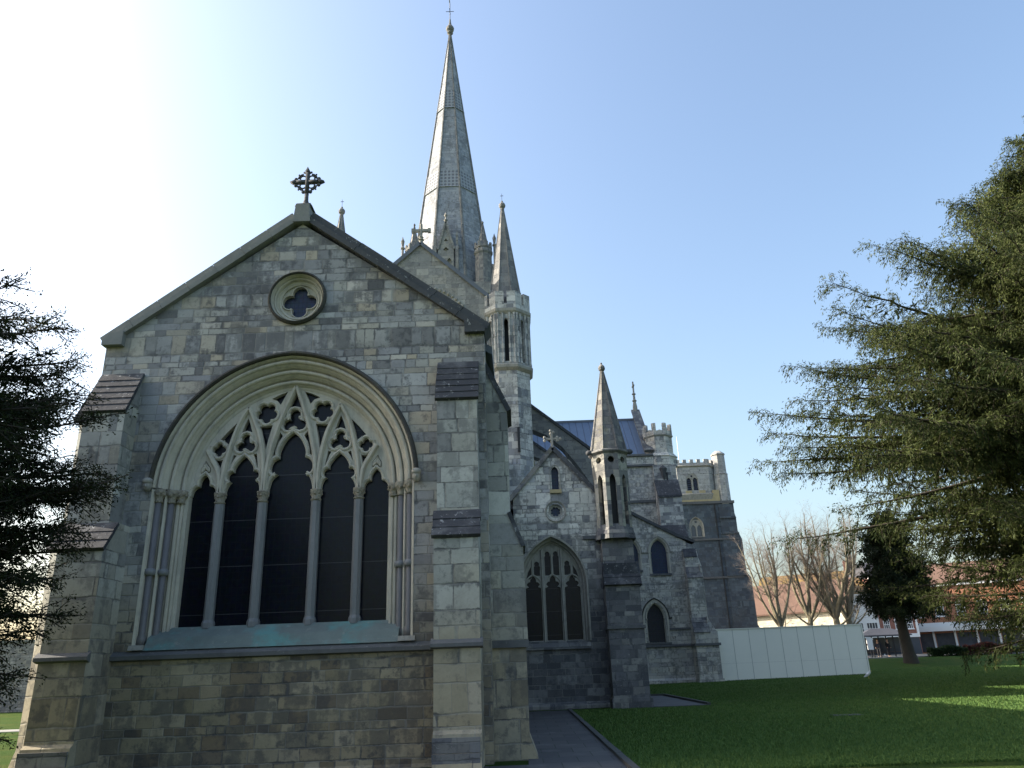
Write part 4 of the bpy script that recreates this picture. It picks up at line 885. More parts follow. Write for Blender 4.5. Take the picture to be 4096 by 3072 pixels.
def bell_tower():
    t = thing('bell_tower', 'grey detached bell tower with louvred octagonal top beyond the transept', 'tower', (28.4, 126, 0), wc=True)
    X0, X1, Yf = 22.2, 34.2, 120.2
    m = MB().plate([(X0, 0), (X1, 0), (X1, 25), (X0, 25)], [arch(28.0, .95, 21.2, 1.35, 8, 19.6, .15)], Yf, Yf+1); m.box(X0, X1, Yf+1, 132, 0, 25)
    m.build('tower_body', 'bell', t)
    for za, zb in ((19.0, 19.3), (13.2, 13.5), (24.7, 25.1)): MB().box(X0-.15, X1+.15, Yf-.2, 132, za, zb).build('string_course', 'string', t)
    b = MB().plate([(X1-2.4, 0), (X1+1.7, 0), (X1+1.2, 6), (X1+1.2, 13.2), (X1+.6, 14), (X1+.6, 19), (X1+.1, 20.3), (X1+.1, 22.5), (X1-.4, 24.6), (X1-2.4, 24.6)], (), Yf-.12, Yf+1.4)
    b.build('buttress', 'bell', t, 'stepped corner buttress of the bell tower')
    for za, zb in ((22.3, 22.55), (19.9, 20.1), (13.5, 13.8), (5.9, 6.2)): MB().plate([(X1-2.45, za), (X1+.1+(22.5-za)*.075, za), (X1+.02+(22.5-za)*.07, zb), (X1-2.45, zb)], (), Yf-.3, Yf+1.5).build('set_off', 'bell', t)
    MB().lathe((31.2, Yf-.1), [(.09, 0), (.09, 24.6)], 8).build('rainwater_pipe', 'black', t)
    pr = MB(); n = 5; x = X0
    st = (X1-2.2-X0)/(2*n-1)
    pts = [(X0, 25.1), (X1-2.0, 25.1)]; xx = X1-2.0
    for i in range(n): pts += [(xx, 26.9)]; xx -= st*.9; pts += [(xx, 26.9), (xx, 26.2)]; xx -= st*1.05; pts += [(xx, 26.2)]
    pts = [p for p in pts if p[0] >= X0-.01]+[(X0, 26.2)]
    MB().plate(pts, (), Yf-.05, Yf+.45).build('parapet', 'buff', t)
    lancet(t, 28.0, 19.6, .95, 21.2, 1.35, Yf, 'creamd', 'pane', .4, .2, label=None)
    MB().plate([(27.0, 19.6), (29.0, 19.6), (29.0, 22.3), (27.0, 22.3)], [arch(27.53, .36, 20.9, .6, 6, 19.7), arch(28.47, .36, 20.9, .6, 6, 19.7), foil(28, 21.95, .13, .11, 4, 45, 5)], Yf+.2, Yf+.34).build('tracery', 'creamd', t)
    c = (28.4, 126.3); rf = 6.1
    half = rf*math.tan(math.pi/8); o = MB()
    for k in range(8):
        o.plate([(-half, 25), (half, 25), (half, 31), (-half, 31)], [arch(-.25 if k == 0 else 0, .98, 28.6, 1.1, 8, 26.9)], 0, .6, ROT(c[0], c[1], -math.pi/2+k*math.pi/4, rf))
    la = o.build('lantern', 'belltop', t)
    MB().lathe(c, [(rf*.9, 25), (rf*.9, 31)], 8, R(22.5)).build('lantern_dark', 'black', la)  # black filling stands in for the unlit space behind the louvres
    MB().lathe(c, [(6.6, 25.2), (6.9, 26.3), (6.6, 26.5)], 8, R(22.5)).build('string_course', 'creamd', la)
    MB().lathe(c, [(6.6, 30.7), (6.85, 30.9), (6.6, 31.2)], 8, R(22.5)).build('string_course', 'creamd', la)
    crenel(c, rf, 31.0, 32.0, 31.45, .4, 'belltop', la, .4, 4)
    for k in (0, 1, 7):
        fr = ROT(c[0], c[1], -math.pi/2+k*math.pi/4, rf); lv = MB(); x0 = -.25 if k == 0 else 0
        for i in range(8):
            z = 26.95+i*.33
            lv.add([fr(x0-.95, z, .12), fr(x0+.95, z, .12), fr(x0+.95, z+.26, .4), fr(x0-.95, z+.26, .4), fr(x0-.95, z-.05, .14), fr(x0+.95, z-.05, .14), fr(x0+.95, z+.2, .42), fr(x0-.95, z+.2, .42)], [(0, 1, 2, 3), (4, 7, 6, 5), (0, 4, 5, 1), (3, 2, 6, 7)])
        lv.build('louvre', 'louvre', la)
        f = MB().plate([(x0-1.05, 26.85), (x0+1.05, 26.85), (x0+1.05, 29.8), (x0-1.05, 29.8)], [arch(x0-.5, .36, 28.5, .5, 6, 26.95), arch(x0+.5, .36, 28.5, .5, 6, 26.95), foil(x0, 29.25, .1, .1, 4, 45, 5)], .05, .2, fr); f.build('tracery', 'creamd', la)
    q = (33.0, 121.2)
    o = MB().lathe(q, [(1.2, 24), (1.15, 29.4), (1.25, 29.5), (1.05, 29.7), (1.02, 32.6), (1.15, 32.7), (1.1, 32.95), (.5, 33.4), (.01, 33.5)], 8, R(22.5)).build('stair_turret', 'belltop', t)
    MB().tube([(27.3, 124, 31), (27.3, 124, 37)], [.07, .035], 6).build('flagpole', 'white', t)
MATS['turretdark'] = ashlar('turret_mixed_ashlar', [(.25, .245, .215), (.30, .29, .25), (.20, .20, .19), (.14, .14, .14), (.33, .32, .27)], h=.3, w=.5, stain=.6, lich=.15)
MATS['spirelet2'] = ashlar('grey_spirelet_stone', [(.19, .19, .187), (.225, .22, .21), (.16, .16, .163), (.21, .207, .2), (.26, .25, .235)], h=.35, w=.5, stain=.35, lich=.25, mort=(.24, .24, .23))
MATS['fly'] = ashlar('flyer_ashlar', [(.20, .20, .195), (.24, .235, .22), (.17, .17, .172), (.22, .215, .2)], h=.3, w=.55, stain=.4)
MATS['north2'] = ashlar('patched_ashlar', [(.34, .34, .33), (.44, .43, .40), (.22, .222, .225), (.40, .395, .36), (.17, .172, .178), (.28, .28, .275)], h=.35, w=.5, stain=.6, mort=(.35, .35, .33))
MATS['buffgrey'] = plain('buff_grey_stone', (.34, .31, .26), .3, 3, .9)
north_chapel(); choir(); spire(); transept(); bell_tower()
# ---------------------------------------------------------------- ground
def sst(v, a, b):
    t = np.clip((v-a)/(b-a), 0, 1); return t*t*(3-2*t)
def gz(x, y):
    x = np.asarray(x, float); y = np.asarray(y, float)
    base = .012*np.clip(x-6, 0, 26)*sst(y, 16, 50)
    bank = sst(y, 69, 79)*sst(x, 6, 20)*.85
    return base+bank*(1-sst(y, 400, 900)*.0)
def gh(x, y): return float(gz(x, y))
def ground():
    xs = np.unique(np.concatenate([np.linspace(-1200, -60, 12), np.arange(-60, 80.1, 1.0), np.linspace(80, 1200, 14)]))
    ys = np.unique(np.concatenate([np.linspace(-300, -10, 8), np.arange(-10, 100.1, 1.0), np.linspace(100, 1800, 16)]))
    X, Y = np.meshgrid(xs, ys); Z = gz(X, Y)+.015*np.sin(X*1.3)*np.sin(Y*.9)*sst(Y, 24, 30)
    nx, ny = len(xs), len(ys)
    v = np.stack([X.ravel(), Y.ravel(), Z.ravel()], 1)
    f = [(j*nx+i, j*nx+i+1, (j+1)*nx+i+1, (j+1)*nx+i) for j in range(ny-1) for i in range(nx-1)]
    me = bpy.data.meshes.new('lawn'); me.from_pydata(v.tolist(), [], f); me.materials.append(MATS['grass'])
    me.polygons.foreach_set('use_smooth', [True]*len(me.polygons))
    tag(link(bpy.data.objects.new('lawn', me)), kind='structure')
    tag(MB().box(.05, 1.64, -4, 31.1, -.2, .02).box(-2.2, .05, -4, 14.6, -.2, .018).build('paved_path', 'paving'), kind='structure')
    tag(MB().box(4.85, 6.9, 31.2, 41.0, -.2, .03).box(1.78, 4.85, 33.0, 33.1, -.3, -.2).build('side_path', 'paving'), kind='structure')
    k = MB(); y = -4
    while y < 31: 
        L = rnd.uniform(.8, 1.1); k.box(1.64, 1.76, y, y+L-.01, -.2, .07+rnd.uniform(0, .012)); y += L
    tag(k.build('path_kerb', 'kerb'), kind='structure')
    k = MB().box(6.9, 7.02, 31.2, 41.1, -.2, .11).box(4.85, 6.9, 41.0, 41.12, -.2, .11)
    tag(k.build('side_path_kerb', 'kerb'), kind='structure')
    # street beyond the bank
    s = MB(); s.add([(14, 80, .875+.31-.0), (400, 80, 1.19), (400, 400, 1.19), (14, 400, 1.19)], [(0, 1, 2, 3)])
    tag(s.build('street', 'tarmac'), kind='structure')
    s = MB().box(14, 400, 79.2, 87.0, .9, 1.27); tag(s.build('pavement', 'pavement'), kind='structure')
    s = MB().box(14, 400, 124, 140, .9, 1.30); tag(s.build('far_pavement', 'pavement'), kind='structure')
    # grass blades on the nearer lawn
    n = 420000
    yy = 13+58*rng.random(n)**1.7; xx = 1.78+rng.random(n)*(yy*.85-2+2)
    bare = ((xx > 4.6) & (xx < 7.1) & (yy > 31) & (yy < 41.2)) | ((xx < 5) & (yy > 31.1))
    xx, yy = xx[~bare], yy[~bare]; n = len(xx)
    z = gz(xx, yy); h = .025+.04*rng.random(n)+.00; an = rng.random(n)*6.283; w = (.006+.006*rng.random(n))*(1+yy/45)
    P = np.stack([xx, yy, z-.004], 1); t = np.stack([np.cos(an), np.sin(an), 0*an], 1)
    lean = np.stack([rng.normal(0, .35, n), rng.normal(0, .35, n), np.ones(n)], 1)*h[:, None]
    V = np.stack([P-t*w[:, None], P+t*w[:, None], P+lean], 1).reshape(-1, 3)
    me = bpy.data.meshes.new('grass_blades'); fast(me, V, 3, n, np.clip(rng.normal(.45, .25, n), 0, 1)); me.materials.append(MATS['blade'])
    tag(link(bpy.data.objects.new('grass_blades', me)), 'short mown grass of the cathedral lawn beside the path', 'grass', kind='stuff')
def fast(me, V, k, n, tint=None):
    me.vertices.add(len(V)); me.vertices.foreach_set('co', V.astype(np.float32).ravel())
    me.loops.add(n*k); me.loops.foreach_set('vertex_index', np.arange(n*k, dtype=np.int32))
    me.polygons.add(n); me.polygons.foreach_set('loop_start', np.arange(0, n*k, k, dtype=np.int32))
    me.update(calc_edges=True)
    if tint is not None:
        a = me.attributes.new('tint', 'FLOAT', 'FACE'); a.data.foreach_set('value', tint.astype(np.float32))

# ---------------------------------------------------------------- trees
def leaves(name, P, D, L, W, tint, mat, parent):
    n = len(P); D = D/np.linalg.norm(D, axis=1, keepdims=True)
    r = rng.normal(size=(n, 3)); t = np.cross(D, r); t /= np.linalg.norm(t, axis=1, keepdims=True)+1e-9
    L = L[:, None]; W = W[:, None]
    V = np.stack([P, P+D*L*.45+t*W, P+D*L, P+D*L*.45-t*W], 1).reshape(-1, 3)
    me = bpy.data.meshes.new(name); fast(me, V, 4, n, tint); me.materials.append(MATS[mat])
    return link(bpy.data.objects.new(name, me), parent)
def tubes_np(segs, n=4):
    """segs: list of (p0, p1, r0, r1) -> one mesh of thin prisms."""
    A = np.array([s[0] for s in segs], float); B = np.array([s[1] for s in segs], float)
    r0 = np.array([s[2] for s in segs]); r1 = np.array([s[3] for s in segs])
    d = B-A; d /= np.linalg.norm(d, axis=1, keepdims=True)+1e-9
    a = np.cross(d, np.array([.31, .17, .93])); a /= np.linalg.norm(a, axis=1, keepdims=True)+1e-9; b = np.cross(d, a)
    rings = []
    for Q, r in ((A, r0), (B, r1)):
        for j in range(n):
            an = 2*math.pi*j/n; rings.append(Q+(a*math.cos(an)+b*math.sin(an))*r[:, None])
    V = np.stack(rings, 1); N = len(segs); faces = []
    idx = np.arange(N)[:, None]*2*n
    for j in range(n):
        m = (j+1) % n; faces.append(idx+np.array([[j, m, n+m, n+j]]))
    F = np.concatenate(faces, 0)
    return V.reshape(-1, 3), F
def tube_obj(name, segs, mat, parent, n=4):
    V, F = tubes_np(segs, n); me = bpy.data.meshes.new(name)
    me.vertices.add(len(V)); me.vertices.foreach_set('co', V.astype(np.float32).ravel())
    me.loops.add(F.size); me.loops.foreach_set('vertex_index', F.astype(np.int32).ravel())
    me.polygons.add(len(F)); me.polygons.foreach_set('loop_start', np.arange(0, F.size, 4, dtype=np.int32))
    me.polygons.foreach_set('use_smooth', [True]*len(F)); me.update(calc_edges=True); me.materials.append(MATS[mat])
    return link(bpy.data.objects.new(name, me), parent)
def unit(v): return v/(np.linalg.norm(v)+1e-9)
def conifer(label, base, H, spread, nl, mat, seed, trunk_r=.5, droop=.3, leafL=.1, leafW=.018, zmin=.06, sub_len=1.3, hang=.5, lift=.22, name='conifer_tree', group=None, tint0=.35, sub=5.0, sprig=1.0, step=.12, visible=None, big=0., low=None, extra=(), tier=0.):
    """Trunk, whorled limbs, side sprays and hanging twigs; every spray carries small needle-leaf faces."""
    r = np.random.default_rng(seed); t = thing(name, label, 'tree', base, 0, group)
    tr = []; k = 14; off = np.cumsum(r.normal(0, .04, (k+1, 2)), 0)
    for i in range(k):
        z0, z1 = H*i/k*.96, H*(i+1)/k*.96; f = lambda z: trunk_r*(1-z/H)**.8+.03
        tr.append(((off[i, 0], off[i, 1], z0-.2*(i == 0)), (off[i+1, 0], off[i+1, 1], z1), f(z0)*(1.35 if i == 0 else 1), f(z1)))
    tube_obj('trunk', tr, 'bark', t, 10)
    PP, DD, SS, TT_ = [], [], [], []; br = []
    for i in range(nl+len(extra)):
        zf = zmin+(1-zmin)*((i+r.random())/nl)**1.0; z = zf*H*.97
        a = i*2.399+r.normal(0, .35)
        if tier: z = round(z/tier)*tier+r.normal(0, .13*tier)
        if i >= nl: z, a, L0 = extra[i-nl]; zf = z/H
        if low and i < nl and z < low and math.cos(a-math.pi) < .45: continue
        L = spread(zf, a)*(r.uniform(.5, 1.06) if r.random() < .6 else r.uniform(.85, 1.08))
        if i >= nl: L = L0
        if L < .3: continue
        d0 = np.array([math.cos(a), math.sin(a), 0]); nst = max(6, int(L/.5)); p = np.array([0, 0, z]); pts = [p.copy()]
        el = lift+r.normal(0, .13)+.5*max(0, zf-.6); sdv = np.array([-d0[1], d0[0], 0]); cv = r.normal(0, .12)
        for s_ in range(nst):
            f = s_/nst; e = el-droop*1.8*f+(droop*1.6*(f-.55)*2 if f > .55 else 0)
            p = p+unit(d0*math.cos(e)+np.array([0, 0, math.sin(e)])+sdv*(cv+r.normal(0, .16)))*L/nst; pts.append(p.copy())
        r0 = .025+.013*L
        for s_ in range(nst): br.append((pts[s_], pts[s_+1], r0*(1-s_/nst)+.006, r0*(1-(s_+1)/nst)+.006))
        tone0 = r.normal(0, .1); fac = 1. if visible is None else (1. if math.cos(a-visible) > -.35 else .4)
        ns = int(L*sub*fac)+4
        for q in range(ns):
            f = .10+.9*(q+r.random())/ns; ii = min(nst-1, int(f*nst)); o = pts[ii]+(pts[ii+1]-pts[ii])*(f*nst-ii)
            fw = unit(pts[ii+1]-pts[ii]); sd = np.cross(fw, [0, 0, 1]); sg = 1 if q % 2 else -1
            sl_ = sub_len*(1.15-.7*f)*r.uniform(.5, 1.25)*min(1, .3+L/4)
            dd = unit(fw*r.uniform(.3, 1.0)+sd*sg*r.uniform(.15, 1.0)+np.array([0, 0, r.uniform(-.5, .6)]))
            m = max(3, int(sl_/step)); pp = o.copy(); prev = o; tone = tint0+tone0+r.normal(0, .12)
            for b in range(m):
                dd = unit(dd+np.array([0, 0, -hang*(.12+.5*b/m)*step*4])+r.normal(0, .10, 3)); pp = pp+dd*sl_/m
                if b % 3 == 2 or b == m-1: br.append((prev, pp, .009, .006)); prev = pp
                PP.append(pp); DD.append(dd); SS.append(f); TT_.append(tone)
    tube_obj('branches', br, 'bark', t, 4)
    PP = np.array(PP); DD = np.array(DD); TT_ = np.array(TT_); k = max(1, int(round(6*sprig))); n = len(PP)*k
    P = np.repeat(PP, k, 0)+r.normal(0, step*.55, (n, 3)); D = np.repeat(DD, k, 0)*.75+r.normal(0, .55, (n, 3))+np.array([0, 0, -hang*.35])
    T_ = np.clip(np.repeat(TT_, k)+r.normal(0, .17, n), 0, 1)
    LL = leafL*r.uniform(.55, 1.4, n); WW = leafW*r.uniform(.65, 1.4, n)
    if big:                                  # broader sprays fill the crown's inside, tinted darker to paint its shade
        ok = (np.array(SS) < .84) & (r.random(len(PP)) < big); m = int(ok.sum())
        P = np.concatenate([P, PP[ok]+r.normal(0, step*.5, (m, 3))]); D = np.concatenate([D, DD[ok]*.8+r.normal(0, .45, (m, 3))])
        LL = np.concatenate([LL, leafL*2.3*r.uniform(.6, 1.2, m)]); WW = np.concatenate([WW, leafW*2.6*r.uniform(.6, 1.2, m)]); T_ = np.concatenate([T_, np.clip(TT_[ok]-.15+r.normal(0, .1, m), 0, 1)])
    leaves('crown', P, D, LL, WW, T_, mat, t)
    return t, len(P)
def bare_tree(label, base, H, seed, lean=(0, 0), group='bare lime trees behind the hoarding', limbs=8, wid=.66):
    """Winter lime: short trunk dividing into steep limbs, each with side branches and fine upswept twigs."""
    r = np.random.default_rng(seed); t = thing('bare_tree', label, 'tree', base, 0, group); seg = []; trunk = []
    def twig(p, d, L, rad, depth):
        n = 4 if depth < 3 else 3; q = p
        for i in range(n):
            d = unit(d+r.normal(0, .13, 3)+np.array([0, 0, .10])); q2 = q+d*L/n
            a, b = rad*(1-.7*i/n), rad*(1-.7*(i+1)/n); seg.append((q, q2, a, b))
            if depth < 3 or (depth == 3 and r.random() < .28):
                for _ in range(1 if i == 0 or r.random() < .2 else 2):
                    s = unit(np.cross(d, r.normal(size=3))); twig(q2, unit(d*.7+s*.7), L*r.uniform(.40, .62), max(.0045, b*.5), depth+1)
            q = q2
    def limb(p, d, L, rad):
        n = int(L/.72)+2; q = p
        for i in range(n):
            d = unit(d+r.normal(0, .07, 3)+np.array([0, 0, .07])); q2 = q+d*L/n; f = i/n
            a, b = rad*(1-f)**.8+.012, rad*(1-(i+1)/n)**.8+.012; seg.append((q, q2, a, b))
            if f > .22 and r.random() < .9:
                for _ in range(2 if f > .5 else 1):
                    an = r.uniform(0, 6.283); s = np.array([math.cos(an), math.sin(an), r.uniform(-.1, .6)])
                    twig(q2, unit(d*.45+s), r.uniform(.9, 1.9)*(1.15-.55*f)*H/14, max(.012, b*.42), 1 if f < .75 else 2)
            q = q2
    zt = H*r.uniform(.22, .28); p = np.array([0., 0, -.3]); d = unit(np.array([lean[0], lean[1], 1.]))
    for i in range(6):
        d = unit(d+r.normal(0, .03, 3)); p2 = p+d*(zt+.3)/6; rr = H*.024; trunk.append((p, p2, rr*(1.25 if i == 0 else 1.05-.05*i), rr*(1-.05*i))); p = p2
    for j in range(limbs):
        an = j*2.399+r.normal(0, .3); w = wid*r.uniform(.35, 1.15) if j else .06
        limb(p+np.array([0, 0, -.25*j/limbs]), unit(np.array([math.cos(an)*w+lean[0], math.sin(an)*w+lean[1], 1.])), (H-zt)*r.uniform(.78, 1.0)/(1 if j else .97), H*.0125*r.uniform(.7, 1.1))
    for j in range(2):
        an = r.uniform(0, 6.283); limb(p*np.array([1, 1, r.uniform(.75, 1.0)]), unit(np.array([math.cos(an), math.sin(an), .55])), H*.27, H*.006)
    tube_obj('trunk', trunk, 'limebark', t, 10)
    big = [s for s in seg if s[2] > .03]; fine = [s for s in seg if s[2] <= .03]
    tube_obj('branches', big, 'limebark', t, 6); tube_obj('twigs', fine, 'twig', t, 3)
    return t, len(seg)
def bush(name, label, cat, base, rx, ry, h, mat, n, seed, L=.09, W=.025, group=None):
    r = np.random.default_rng(seed); u = r.normal(size=(n, 3)); u /= np.linalg.norm(u, axis=1, keepdims=True); u[:, 2] = np.abs(u[:, 2])
    rad = r.uniform(.55, 1.0, n)**.5*(1+.16*np.sin(u[:, 0]*7+seed)*np.cos(u[:, 1]*6)); P = u*rad[:, None]*np.array([rx, ry, h])
    t = thing(name, label, cat, base, 0, group)
    leaves('foliage', P, u+r.normal(0, .6, (n, 3)), L*r.uniform(.6, 1.3, n), W*r.uniform(.7, 1.3, n), np.clip(r.normal(.5, .25, n), 0, 1), mat, t)
    st = []
    for k in range(9):
        a = r.uniform(0, 6.28); st.append((np.zeros(3), np.array([math.cos(a)*rx*.6, math.sin(a)*ry*.6, h*.75]), .025, .008))
    tube_obj('stems', st, 'bark', t, 4)
    return t
def trees():
    cnt = []
    # spreading conifer on the right
    zz = [0, 2, 3.4, 5.1, 6.2, 7.2, 8.4, 10.4, 12, 13.5, 15, 16.5, 18.2, 20.2, 21.5, 22.9, 24.3, 27.5]; rr = [7, 9.5, 11, 11.5, 11.8, 13.5, 16.2, 15.0, 13.2, 12.0, 10.4, 8.2, 6.8, 5.8, 4.4, 3.2, 2.2, .2]
    sp = lambda zf, a: float(np.interp(zf*27.6, zz, rr))
    tips = [(10.0, 8.6), (11.2, 9.3), (11.4, 11.2), (12.0, 10.2), (13.0, 12.5), (14.4, 14.9), (13.6, 13.6), (15.8, 15.3), (17.7, 16.5), (19.0, 17.4), (20.2, 18.2), (20.5, 20.2), (22.5, 21.5), (23.7, 22.9)]
    ext = [(tz+.4+.15*k, math.pi+d, (26.5-tx)*q) for k, (d, q) in enumerate(((-.04, 1.0), (.16, .97), (-.25, .93), (.33, .9))) for tx, tz in tips]
    ext += [(6.5, math.pi+.15, 11.6), (5.7, math.pi+.32, 11.8), (4.7, math.pi+.1, 11.2), (7.1, math.pi+.42, 12.0), (5.2, math.pi-.1, 11.0), (4.2, math.pi+.42, 10.6), (3.8, math.pi+.25, 9.8), (6.1, math.pi+.6, 11.6), (4.9, math.pi+.55, 10.8), (5.7, math.pi+.03, 11.8), (6.7, math.pi+.27, 12.2), (3.7, math.pi+.12, 10.2)]
    cnt.append(conifer('tall spreading conifer with hanging sprays at the right edge of the lawn', (27.1, 31.5, gh(26, 32)), 27.4, sp, 400, 'cedar', 5, .75, .24, .16, .0185, .06, 1.7, 1.35, .20, 'conifer_tree', None, .42, 6.4, 1.3, .16, math.pi*1.1, .8, 5.0, ext, 1.55))
    # darker one behind with the visible trunk
    cnt.append(conifer('dark evergreen with a bare trunk on the bank behind the large conifer', (35.2, 74, gh(35.2, 74)), 14, lambda zf, a: (4.6*(1-zf)**.6+.3)*(1 if zf > .33 else .0), 150, 'yewdark', 8, .5, .2, .26, .06, .30, 1.7, .9, .15, 'conifer_tree', None, .3, 4.0, 1.0, .2))
    # yews on the left
    sl = lambda zf, a: float(np.interp(zf*8.6, [0, 1.6, 2.2, 3, 3.7, 4.4, 5.2, 6.2, 7.5, 9.5], [2.8, 3.1, 3.4, 3.85, 3.95, 3.95, 3.4, 2.5, 1.1, .1]))
    cnt.append(conifer('dark yew at the left edge, its tips reaching in front of the chapel', (-9.6, 9.2, 0), 8.7, sl, 400, 'yewdark', 21, .35, .10, .052, .0085, .04, .80, .5, .14, 'yew_tree', None, .35, 14.0, 2.4, .085, 0.0, .95, None,
                       [(tz-.3+.06*k, d, (tx+9.6)*q*.90) for k, (d, q) in enumerate(((0, 1), (.22, .95), (-.2, .97))) for tx, tz in ((-5.7, 5.8), (-5.9, 5.2), (-5.55, 4.7), (-4.9, 4.3), (-5.2, 4.0), (-4.85, 3.65), (-5.2, 3.4), (-4.95, 3.0), (-5.2, 2.7), (-5.5, 2.3), (-5.5, 1.9))]))
    for i, (x, H, sd, ln, lab) in enumerate([(26.3, 13.6, 3, (-.06, 0), 'bare lime tree nearest the bell tower behind the white hoarding'), (28.9, 13.9, 14, (.05, 0), 'middle bare lime tree with a knotted trunk behind the white hoarding'),
                                      (31.6, 15.6, 25, (-.02, 0), 'tall bare lime tree on the right behind the white hoarding'), (32.9, 15.0, 36, (.04, 0), 'bare lime tree close against its tall neighbour by the white building')]):
        cnt.append(bare_tree(lab, (x*1.33, 106.4+1.5*(i % 2), 1.2), H*1.36, sd, ln))
    print('TREES', [c[1] for c in cnt])
ground(); trees()

# ---------------------------------------------------------------- hoarding, gull, tomb, benches, people
def hoarding():
    x0, x1, Y = 14.75, 25.25, 61.2
    x0 = 14.6; t = thing('hoarding', 'white panelled site hoarding beside the transept buttress', 'hoarding', (20, Y, 0), wc=True)
    zt = 3.72; n = 9; xs = [x0, 16.02]+[16.02+1.222*i for i in range(1, 9)]; 
    for a, b in zip(xs[:-1], xs[1:]):
        g0 = min(gh(a, Y), gh(b, Y))-.05
        p = MB().box(a+.006, b-.006, Y, Y+.03, g0, 1.30).box(a+.006, b-.006, Y, Y+.03, 1.306, zt); p.build('panel', 'hoard', t)
        MB().box(b-.018, b+.018, Y-.008, Y+.0, g0, zt).build('joint_strip', 'hoardedge', t)
    e = xs[-1]
    MB().box(x0, e+.06, Y-.05, Y+.08, zt, zt+.06).build('top_rail', 'hoard', t)
    MB().box(e+.02, e+.10, Y-.02, Y+.09, 0.1, zt).build('end_post', 'hoard', t)
    for a in xs[1::2]: MB().box(a-.04, a+.04, Y+.03, Y+.1, 0, zt).build('post', 'wood', t)
    return e
HX = hoarding()
def rmod(name, pts, edges, radii, mat, parent, root=0, sub=2, label=None):
    me = bpy.data.meshes.new(name); me.from_pydata([tuple(p) for p in pts], edges, []); me.materials.append(MATS[mat])
    o = link(bpy.data.objects.new(name, me), parent, label)
    md = o.modifiers.new('skin', 'SKIN'); sv = me.skin_vertices
    if not sv: 
        bm = bmesh.new(); bm.from_mesh(me); bm.verts.layers.skin.verify(); bm.to_mesh(me); bm.free()
    for i, v in enumerate(me.skin_vertices[0].data):
        rr = radii[i]; v.radius = rr if hasattr(rr, '__len__') else (rr, rr); v.use_root = (i == root)
    md.use_smooth_shade = True; s2 = o.modifiers.new('subdivision', 'SUBSURF'); s2.levels = sub; s2.render_levels = sub
    return o
def person(label, loc, rz, coat, arms='down', sit=False):
    t = thing('person', label, 'person', loc, rz)
    J = {'pel': (0, 0, .95), 'wai': (0, .01, 1.08), 'che': (0, .01, 1.30), 'nec': (0, .0, 1.47), 'hd1': (0, -.015, 1.58), 'hd2': (0, -.02, 1.68), 'hd3': (0, 0, 1.75)}
    for s, n in ((-1, 'l'), (1, 'r')):
        J.update({n+'hip': (s*.10, 0, .90), n+'kne': (s*.11, -.03 if s < 0 else .05, .50), n+'ank': (s*.11, .03 if s < 0 else .02, .09), n+'toe': (s*.12, -.14, .04),
                  n+'sho': (s*.19, .01, 1.40), n+'elb': (s*.25, .03, 1.12), n+'wri': (s*.22, -.12, .93), n+'han': (s*.20, -.18, .86)})
    if arms == 'up':
        J['rwri'] = (.14, -.22, 1.26); J['rhan'] = (.08, -.27, 1.33)
    keys = list(J); idx = {k: i for i, k in enumerate(keys)}
    E = [('pel', 'wai'), ('wai', 'che'), ('che', 'nec'), ('nec', 'hd1'), ('hd1', 'hd2'), ('hd2', 'hd3')]
    for n in 'lr': E += [('pel', n+'hip'), (n+'hip', n+'kne'), (n+'kne', n+'ank'), (n+'ank', n+'toe'), ('che', n+'sho'), (n+'sho', n+'elb'), (n+'elb', n+'wri'), (n+'wri', n+'han')]
    rad = {'pel': (.15, .11), 'wai': (.14, .10), 'che': (.16, .11), 'nec': .055, 'hd1': .085, 'hd2': .095, 'hd3': .06}
    for n in 'lr': rad.update({n+'hip': .085, n+'kne': .058, n+'ank': .04, n+'toe': .035, n+'sho': .06, n+'elb': .042, n+'wri': .03, n+'han': .033})
    rmod('body', [J[k] for k in keys], [(idx[a], idx[b]) for a, b in E], [rad[k] for k in keys], 'skin', t)
    ck = ['pel', 'wai', 'che']+[n+q for n in 'lr' for q in ('sho', 'elb', 'wri')]; ci = {k: i for i, k in enumerate(ck)}
    ce = [('pel', 'wai'), ('wai', 'che')]+[e for n in 'lr' for e in (('che', n+'sho'), (n+'sho', n+'elb'), (n+'elb', n+'wri'))]
    cr = {'pel': (.19, .15), 'wai': (.175, .135), 'che': (.19, .14)}
    for n in 'lr': cr.update({n+'sho': .08, n+'elb': .06, n+'wri': .045})
    pts = [J[k] for k in ck]; pts[0] = (0, 0, .80)
    rmod('coat', pts, [(ci[a], ci[b]) for a, b in ce], [cr[k] for k in ck], coat, t)
    lk = ['pel']+[n+q for n in 'lr' for q in ('hip', 'kne', 'ank')]; li = {k: i for i, k in enumerate(lk)}
    le = [e for n in 'lr' for e in (('pel', n+'hip'), (n+'hip', n+'kne'), (n+'kne', n+'ank'))]
    lr = {'pel': .13}
    for n in 'lr': lr.update({n+'hip': .10, n+'kne': .075, n+'ank': .065})
    rmod('trousers', [J[k] for k in lk], [(li[a], li[b]) for a, b in le], [lr[k] for k in lk], 'trousers', t)
    MB().lathe_ell((0, .015, 1.69), .108, 10, 8, .95, 1.0, 1.0).build('hair', 'hair', t, None, True)
    return t
